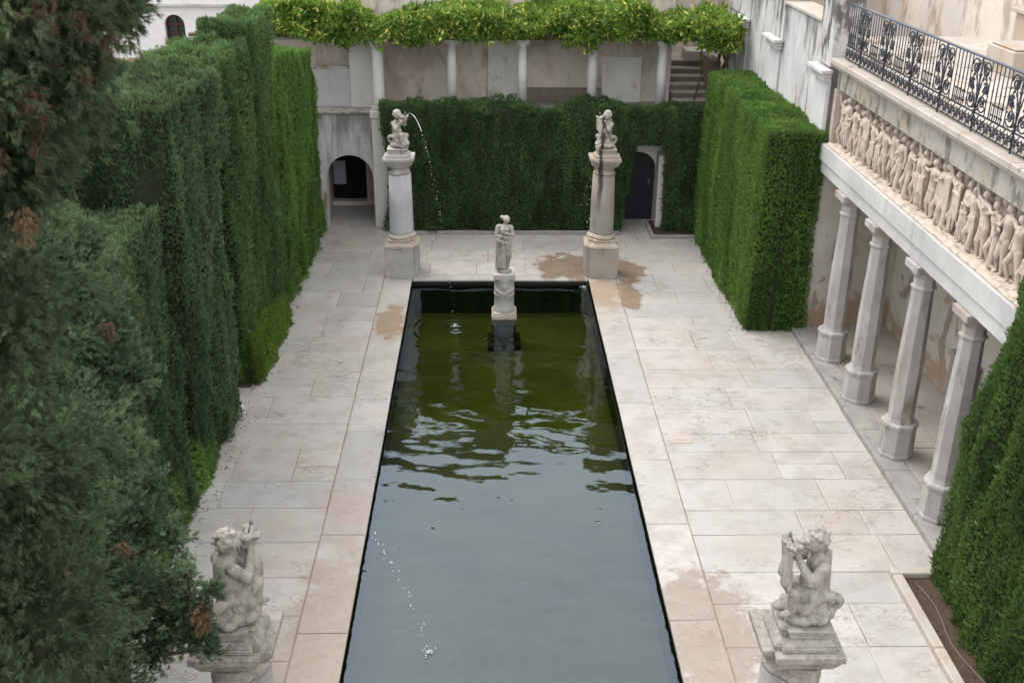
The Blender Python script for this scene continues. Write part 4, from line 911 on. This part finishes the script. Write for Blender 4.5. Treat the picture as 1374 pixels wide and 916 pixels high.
wd = MB(); wd.box(WX-WH, WX-WH+.06, 40.2, 40.26, ZB, ZS); wd.box(WX+WH-.06, WX+WH, 40.2, 40.26, ZB, ZS); wd.box(WX-.03, WX+.03, 40.2, 40.262, ZB, ZS+.3); wd.box(WX-WH+.06, WX+WH-.06, 40.203, 40.263, ZS-.03, ZS+.04); wd.box(WX-WH+.06, WX+WH-.06, 40.2, 40.26, ZB, ZB+.07); wd.box(WX-WH+.06, WX+WH-.06, 40.207, 40.25, ZB+.3, ZB+.33)
for k in range(16):
    (a0, c0), (a1, c1) = arc[k], arc[k+1]; s = .84; wd.prism([(a1, c1), (a0, c0), (WX+(a0-WX)*s, ZS+(c0-ZS)*s), (WX+(a1-WX)*s, ZS+(c1-ZS)*s)], fn, 40.2, 40.26)
wf = obj('window', wd, M_wood, b)
gm = MB(); gm.box(WX-WH, WX+WH, 40.3, 40.32, ZB, ZS+.4); obj('pane', gm, M_glass, wf)
m = MB(); m.box(WX-WH-.05, WX+WH+.05, 39.94, 40.2, ZB-.07, ZB-.002); obj('sill', m, M_brickred, b)
m = MB(); m.box(-13.2, -8.9, 39.85, 39.998, 4.08, 4.16); obj('string_course', m, M_beam, b)
rt = MB()
for k in range(5):
    x = -12.9+k*.26; rt.tube([(x, 36.6, 2.28+.09*k*.26), (x, 38.2, 2.44+.09*k*.26)], .11, 8)
tag(obj('tiled_roof', rt, M_rooftile), 'strip of clay roof tiles just below the arched window', 'roof')

# ------------------------------------------------------------------ pool pillars and statues
def pillar(cx, cy, s, mshaft, mcap, label):
    """s = +1 when the pool lies to the right (+x) of the pillar"""
    t = thing('pool_pillar', label, 'pillar', (cx, cy, 0), 'marble pillars at the pool corners'); ox, oy = cx+s*.13, cy+.11
    m = MB(); m.box(cx-.33, cx+.33, cy-.33, cy+.33, 0, .72); m.box(ox-.30, ox+.30, oy-.30, oy+.30, 0, .717)
    obj('pedestal', m, mcap, t, bevel=.008)
    m = MB()
    for (x, y, r, dz) in ((cx, cy, .31, 0), (ox, oy, .29, .003)):
        m.frustum(x, y, r+.03, r+.03, .723-dz, .78-dz); m.frustum(x, y, r+.02, r-.06, .782-dz, .86-dz); m.frustum(x, y, r-.05, r-.05, .862-dz, .92-dz)
        m.lathe(x, y, [(.92-dz, r-.05), (.96-dz, r-.03), (1.0-dz, r-.06), (1.03-dz, r-.085)], 28)
    obj('base_moulding', m, M_warm, t, bevel=.006)
    m = MB()
    for (x, y, r) in ((cx, cy, .225), (ox, oy, .20)):
        m.lathe(x, y, [(1.02, r+.005), (1.06, r-.005), (1.7, r-.01), (2.42, r-.03)], 28)
    obj('shaft', m, mshaft, t)
    m = MB()
    for (x, y, r, dz) in ((cx, cy, .25, 0), (ox+s*-.02, oy-.02, .235, .003)):
        m.lathe(x, y, [(2.42-dz, r-.08), (2.44-dz, r-.05), (2.47-dz, r-.05), (2.48-dz, r-.075), (2.56-dz, r-.075), (2.60-dz, r-.03), (2.64-dz, r+.01)], 28)
        m.frustum(x, y, r-.03, r+.0, 2.642-dz, 2.69-dz); m.frustum(x, y, r, r+.035, 2.692-dz, 2.757-dz); m.frustum(x, y, r+.05, r+.05, 2.759-dz, 2.83-dz)
    obj('capital', m, mcap, t, bevel=.008)
    m = MB()
    for (x, y, r, dz) in ((cx, cy, .24, 0), (ox-s*.05, oy-.08, .22, .003)):
        m.frustum(x, y, r, r, 2.832-dz, 2.88-dz); m.frustum(x, y, r-.01, r-.06, 2.882-dz, 2.93-dz); m.frustum(x, y, r-.06, r-.06, 2.932-dz, 3.0-dz); m.frustum(x, y, r-.04, r-.04, 3.002-dz, 3.03-dz)
    obj('statue_plinth', m, mcap, t, bevel=.006); return t
pillar(-2.08, 23.93, 1, M_shaft_blue, M_marble, 'far left pool pillar with pale blue-grey marble shaft')
pillar(2.68, 23.93, -1, M_shaft_damp, M_cap_damp, 'far right pool pillar with tan water-stained shaft, standing in a wet patch')
pillar(-2.24, 7.50, 1, M_kerb, M_lichen, 'near left pool pillar at the bottom edge behind cypress twigs')
pillar(2.74, 7.48, -1, M_kerb, M_lichen, 'near right pool pillar at the bottom edge with stepped cap')

def putto(loc, yaw, label, mat, seed, h=.86, mirror=1, variant=0):
    """seated triton boy blowing a conch; local +x is where he faces"""
    m = MB(); C = m.capsule
    # rocky base
    rr = random.Random(seed)
    for k in range(16):
        a = k*.39; m.ellipsoid((.20*math.cos(a)*rr.uniform(.6, 1), .15*math.sin(a)*rr.uniform(.6, 1), .04+rr.uniform(0, .04)), (.085, .08, .06), n=10)
    m.ellipsoid((0, 0, .05), (.22, .17, .07))
    # coiled fish tail of the dolphin he rides
    tail = [(-.10+.17*math.cos(q), -.12+.02*q, .16+.10*math.sin(q)) for q in [k*.5 for k in range(10)]]
    for k in range(len(tail)-1): C(tail[k], .062-.004*k, tail[k+1], .058-.004*k)
    C(tail[-1], .02, (tail[-1][0]-.05, -.02, tail[-1][2]+.09), .012); C((.02, -.02, .12), .11, (.15, .02, .13), .085); m.ellipsoid((.22, .04, .10), (.07, .055, .05))
    C((-.08, 0, .12), .11, (-.02, 0, .26), .11)
    # trunk
    C((-.03, 0, .28), .118, (-.05, 0, .40), .112); C((-.05, 0, .40), .112, (-.05, 0, .55), .102); m.ellipsoid((.02, 0, .38), (.075, .085, .09)); C((-.05, -.085, .575), .05, (-.05, .085, .575), .05)
    C((-.04, 0, .58), .06, (-.015, 0, .69), .05); m.ellipsoid((-.06, -.05, .26), (.085, .075, .085)); m.ellipsoid((-.06, .05, .26), (.085, .075, .085))
    # head with face and curls
    hc = (-.005, 0, .775); m.ellipsoid(hc, (.108, .096, .112)); m.ellipsoid((.065, -.038, .745), (.032, .030, .030)); m.ellipsoid((.065, .038, .745), (.032, .030, .030))
    m.ellipsoid((.112, 0, .762), (.017, .014, .020)); C((.092, -.045, .795), .013, (.092, .045, .795), .013); m.ellipsoid((.092, 0, .722), (.022, .028, .014)); m.ellipsoid((.080, 0, .695), (.026, .026, .020))
    for s in (-1, 1): m.ellipsoid((-.005, s*.093, .765), (.018, .014, .028), n=8)
    for k in range(46):
        a = rr.uniform(0, 6.28); e = rr.uniform(-.2, 1.5); d = Vector((math.cos(a)*math.cos(e), math.sin(a)*math.cos(e), math.sin(e)))
        if d.x > .45 and d.z < .65: continue
        m.ellipsoid((hc[0]-.010+d.x*.102, d.y*.092, hc[2]+.012+d.z*.104), (.025, .025, .023), n=8)
    # legs
    C((0, -.07, .26), .086, (.16, -.10, .33), .070); C((.16, -.10, .33), .066, (.165, -.09, .16), .048); C((.17, -.09, .13), .035, (.25, -.095, .105), .026)
    for q in range(4): C((.25, -.108+.011*q, .10), .010, (.273, -.110+.012*q, .095), .008, 8)
    C((0, .07, .26), .086, (.14, .13, .27), .068); C((.14, .13, .27), .062, (.07, .15, .11), .042); C((.07, .15, .10), .034, (.15, .17, .085), .025)
    # arms lifting the shell
    hy = -.055
    C((-.05, -.125, .58), .056, (.06, -.165, .46), .050); C((.06, -.165, .46), .048, (.15, -.085, .62), .034); m.ellipsoid((.165, -.07, .655), (.034, .026, .036))
    C((-.05, .125, .58), .056, (.08, .155, .52), .048); C((.08, .155, .52), .046, (.15, .085, .65), .034); m.ellipsoid((.165, .07, .685), (.034, .026, .036))
    for q in range(4):
        for s, yy, zz in ((-1, -.062, .66), (1, .062, .69)): C((.17+.012*q, yy-.012*s, zz+.010*(q-1.5)), .009, (.195+.008*q, yy-s*.03, zz+.012*(q-1)), .008, 8)
    # conch: spiral body at the lips, wide fluted bell opening upward
    C((.105, 0, .715), .02, (.15, 0, .69), .055); C((.15, 0, .69), .055, (.205, 0, .70), .07); m.ellipsoid((.13, .045, .75), (.04, .035, .035)); m.ellipsoid((.15, -.05, .745), (.035, .03, .03))
    for q in range(7):
        a = rad(-90+30*q); C((.20, 0, .71), .035, (.225+.05*math.cos(a), .11*math.sin(a), .765+.012*(q % 2)), .017)
    # mantle hanging from the shell over the knee, and down the back
    if variant in (0, 2):
        for q in range(7): C((.235+.004*q, -.07+.022*q, .80-.01*q), .016, (.235+.035*math.sin(q*.9), -.12+.038*q, .38+.02*q), .02)
        C((.235, 0, .72), .03, (.255, 0, .48), .045)
        C((-.12, -.02, .66), .03, (-.15, .0, .26), .036); C((-.12, .05, .64), .028, (-.14, .06, .26), .034)
    if variant == 1:
        m.ellipsoid((.17, .0, .42), (.12, .13, .19)); C((.15, .02, .60), .05, (.20, .0, .44), .10); C((-.05, 0, .6), .10, (.0, 0, .66), .07)
        C((-.10, -.02, .45), .05, (-.02, -.09, .15), .07)
    if variant in (2, 3):
        for q in range(6): C((.03+.02*q, -.11+.03*q, .30), .03, (.08+.03*q, -.13+.045*q, .12), .03)
    k = h/.86; T = Matrix.Translation(loc) @ Matrix.Rotation(yaw, 4, 'Z') @ Matrix.Diagonal((k, k*mirror, k, 1))
    t = thing('cherub_statue', label, 'statue', loc)
    blob('figure', m, .0072 if loc[1] < 12 else .010, mat, t, smooth=2, rough=.0035, seed=seed, T=T)
    a = T @ Vector((.20, 0, .77)); bnd = T @ Vector((.235, 0, .86)); mm = MB(); mm.tube([a, bnd], .009, 6); mm.lathe(bnd.x, bnd.y, [(bnd.z-.03, .01), (bnd.z-.015, .018), (bnd.z+.005, .016), (bnd.z+.02, .008)], 10)
    obj('water_nozzle', mm, M_lead, t); return t
putto((-2.03, 23.97, 3.03), rad(-35), 'far left cherub statue spouting a thin arc of water', M_statue, 1, .80, variant=3)
putto((2.64, 23.97, 3.03), rad(215), 'far right cherub statue streaked black with damp', M_statue_damp, 2, .80, mirror=-1, variant=2)
putto((-2.17, 7.52, 3.03), rad(44), 'near left cherub statue seen from behind, lichen speckled, bulging shell at his front', M_lichen, 3, .86, variant=1)
putto((2.74, 7.50, 3.03), rad(186), 'near right cherub statue with curly hair and a coiled fish tail', M_lichen, 4, .86, mirror=-1, variant=0)
# black streak below the far right cherub
m = MB()
for k in range(3): m.tube([(2.50+.02*k, 23.66-.004*k, 2.6-.0*k), (2.47+.02*k, 23.665, 2.2), (2.48+.01*k, 23.675, 1.75-.1*k)], [.03, .02, .006], 6)

# woman on the drum pedestal in the basin
vx, vy = .33, 21.75
t = thing('drum_pedestal', 'round carved marble pedestal standing in the pool under the statue of the woman', 'pedestal', (vx, vy, -.85))
m = MB(); m.box(vx-.36, vx+.36, vy-.36, vy+.36, -.85, -.7); m.lathe(vx, vy, [(-.7, .30), (-.6, .26), (-.22, .26)], 28); obj('submerged_base', m, flat('mossy_stone', (.03, .035, .015), .9), t, bevel=.01)
m = MB(); m.box(vx-.27, vx+.27, vy-.27, vy+.27, -.217, -.05); m.frustum(vx, vy, .25, .235, -.048, .0); obj('plinth', m, M_warm, t, bevel=.01)
m = MB(); m.lathe(vx, vy, [(0, .225), (.03, .235), (.07, .215), (.36, .215), (.37, .225), (.39, .225), (.40, .215), (.70, .215), (.72, .225), (.76, .23)], 32); obj('drum', m, M_marble, t)
m = MB()
for k in range(9):
    a = rad(-150+k*15); m.ellipsoid((vx+.215*math.cos(a), vy+.215*math.sin(a), .52-.09*math.sin(math.pi*k/8)), (.035, .03, .05), n=10)
m.ellipsoid((vx, vy-.215, .58), (.07, .03, .08)); blob('carved_garland', m, .012, M_statue, t, smooth=1, rough=.006)
m = MB(); m.box(vx-.235, vx+.235, vy-.235, vy+.235, .76, .88); obj('cap_slab', m, M_marble, t, bevel=.01)
m = MB(); C = m.capsule; E = m.ellipsoid
E((0, 0, .02), (.14, .12, .035))
E((.0, -.01, .70), (.118, .085, .10)); C((0, 0, .74), .088, (-.005, .0, .84), .073); C((-.005, 0, .84), .073, (.0, .005, .97), .088); C((-.105, .0, 1.015), .042, (.105, .01, 1.0), .042); C((0, .005, 1.0), .05, (.02, -.01, 1.09), .034)
for s in (-1, 1): E((s*.042, -.075, .955), (.040, .036, .038))
E((.035, -.03, 1.155), (.055, .068, .078)); E((.045, -.095, 1.143), (.010, .014, .018)); C((.02, -.09, 1.168), .008, (.07, -.09, 1.163), .008); E((.045, -.085, 1.113), (.018, .012, .009))
E((.03, .0, 1.18), (.068, .075, .068)); E((-.045, .03, 1.20), (.042, .042, .042))
for k in range(22): a = k*.6; E((.03+.052*math.cos(a), .012+.058*math.sin(a)*(1 if math.sin(a) > -.5 else .7), 1.185+.012*math.sin(k*1.7)), (.016, .016, .018), n=8)
# arms: one across the breast, one across the waist
C((-.125, .0, 1.0), .040, (-.150, -.03, .82), .035); C((-.150, -.03, .82), .033, (.0, -.115, .80), .024); E((.03, -.12, .80), (.035, .02, .024))
C((.125, .01, .99), .040, (.155, -.05, .83), .035); C((.155, -.05, .83), .032, (.02, -.13, .90), .023); E((-.01, -.135, .92), (.034, .018, .026))
for q in range(4): C((.05, -.125, .81-.012*q), .009, (.085, -.115, .805-.013*q), .007, 8); C((-.03, -.14, .93-.011*q), .009, (-.065, -.13, .945-.012*q), .007, 8)
# legs
C((-.055, 0, .66), .082, (-.06, -.02, .38), .058); C((-.06, -.02, .38), .054, (-.06, .02, .07), .032); C((-.06, .01, .05), .03, (-.065, -.08, .035), .022)
C((.055, -.01, .66), .080, (.075, -.06, .38), .056); C((.075, -.06, .38), .052, (.055, .0, .08), .032); C((.055, -.01, .05), .03, (.06, -.10, .035), .022)
# drapery held at the hips, falling in folds
for q in range(9):
    u = q/8; C((-.11+.20*u, -.085-.02*math.sin(u*3.1), .70-.05*math.sin(u*3)), .022, (-.12+.22*u+.01*math.sin(q*2), -.085-.02*math.sin(u*3.1), .12 if q < 5 else .42+.02*math.sin(q)), .020)
for q in range(6): C((-.13+.01*q, -.04+.035*q, .70), .028, (-.14+.012*q, -.03+.035*q, .08), .03)
for q in range(5): C((.10, -.05+.03*q, .68), .026, (.11, -.04+.03*q, .35), .024)
C((-.12, -.06, .72), .026, (.02, -.12, .66), .024); C((.02, -.12, .66), .03, (.11, -.06, .71), .026); C((.02, -.135, .70), .022, (.05, -.13, .52), .016)
t = thing('woman_statue', 'white marble statue of a half draped woman crossing her arms, standing in the pool', 'statue', (vx, vy, .88))
blob('figure', m, .011, M_statue, t, smooth=2, rough=.003, T=Matrix.Translation((vx, vy, .88)) @ Matrix.Diagonal((1.16, 1.12, 1, 1)))

# ------------------------------------------------------------------ water jets
tw = NT('falling_water'); tw.pri((.85, .88, .9), .08, spec=.8); M_drop = tw.m
def jet(label, p0, v0, seed, n=60, start=.0, tube_t=.0, rsz=.006, spread=.03):
    rr = random.Random(seed); m = MB(); P = lambda s: (p0[0]+v0[0]*s, p0[1]+v0[1]*s, p0[2]+v0[2]*s-4.9*s*s)
    T = (v0[2]+math.sqrt(v0[2]**2+19.6*(p0[2]-WZ)))/9.8
    if tube_t: m.tube([P(tube_t*k/14) for k in range(15)], [.0045+.0015*math.sin(k) for k in range(15)], 6)
    for k in range(n):
        s = max(start, tube_t*.8)+(T-max(start, tube_t*.8))*(k+rr.random())/n; x, y, z = P(s); sp = spread*s/T; r = rsz*rr.uniform(.4, 1.1)
        m.ellipsoid((x+rr.gauss(0, sp), y+rr.gauss(0, sp), z+rr.gauss(0, .02)), (r, r, r*rr.uniform(1, 2.2)), n=6)
    x, y, _ = P(T)
    for k in range(34): a = rr.uniform(0, 6.28); q = abs(rr.gauss(0, .05)); m.ellipsoid((x+q*math.cos(a), y+q*math.sin(a), WZ+.005+rr.random()*.04), (.005, .005, .007), n=6)
    return tag(obj('water_jet', m, M_drop), label, 'water jet')
jet('thin arc of water falling from the far left cherub into the pool', (-1.85, 23.80, 3.75), (1.04, -2.47, 1.7), 1, 60, tube_t=.40)
jet('sparse falling drops from the near left cherub in the lower part of the pool', (-1.90, 7.70, 3.8), (1.19, 3.22, .56), 2, 34, start=.57)
jet('scatter of drops dripping beside the far right pillar into the pool corner', (2.38, 23.55, 2.9), (-.22, -.22, .0), 3, 26, start=.3, spread=.12, rsz=.007)

# fallen needles and leaves gathered along the hedge feet
rng = np.random.RandomState(9); N = 900
P = np.concatenate([np.stack([-4.40+np.abs(rng.normal(0, .16, N//2)), rng.uniform(10, 27, N//2), np.full(N//2, .006)], 1),
    np.stack([5.36-np.abs(rng.normal(0, .12, N//4)), rng.uniform(20.5, 27, N//4), np.full(N//4, .006)], 1),
    np.stack([rng.uniform(5.7, 6.4, N//4), rng.uniform(9, 12, N//4), np.full(N//4, .038)], 1)])
D = rng.normal(size=P.shape); D[:, 2] = .05
V, Fa = instances(*T_hedge[0], P, D, rng.uniform(.02, .05, len(P)), rng)
V[:, 2] = np.maximum(V[:, 2], .004)
tag(link('leaf_litter', np_mesh('leaf_litter', V, Fa), M_brown), 'brown fallen needles scattered along the hedge feet', 'leaf litter', kind='stuff')
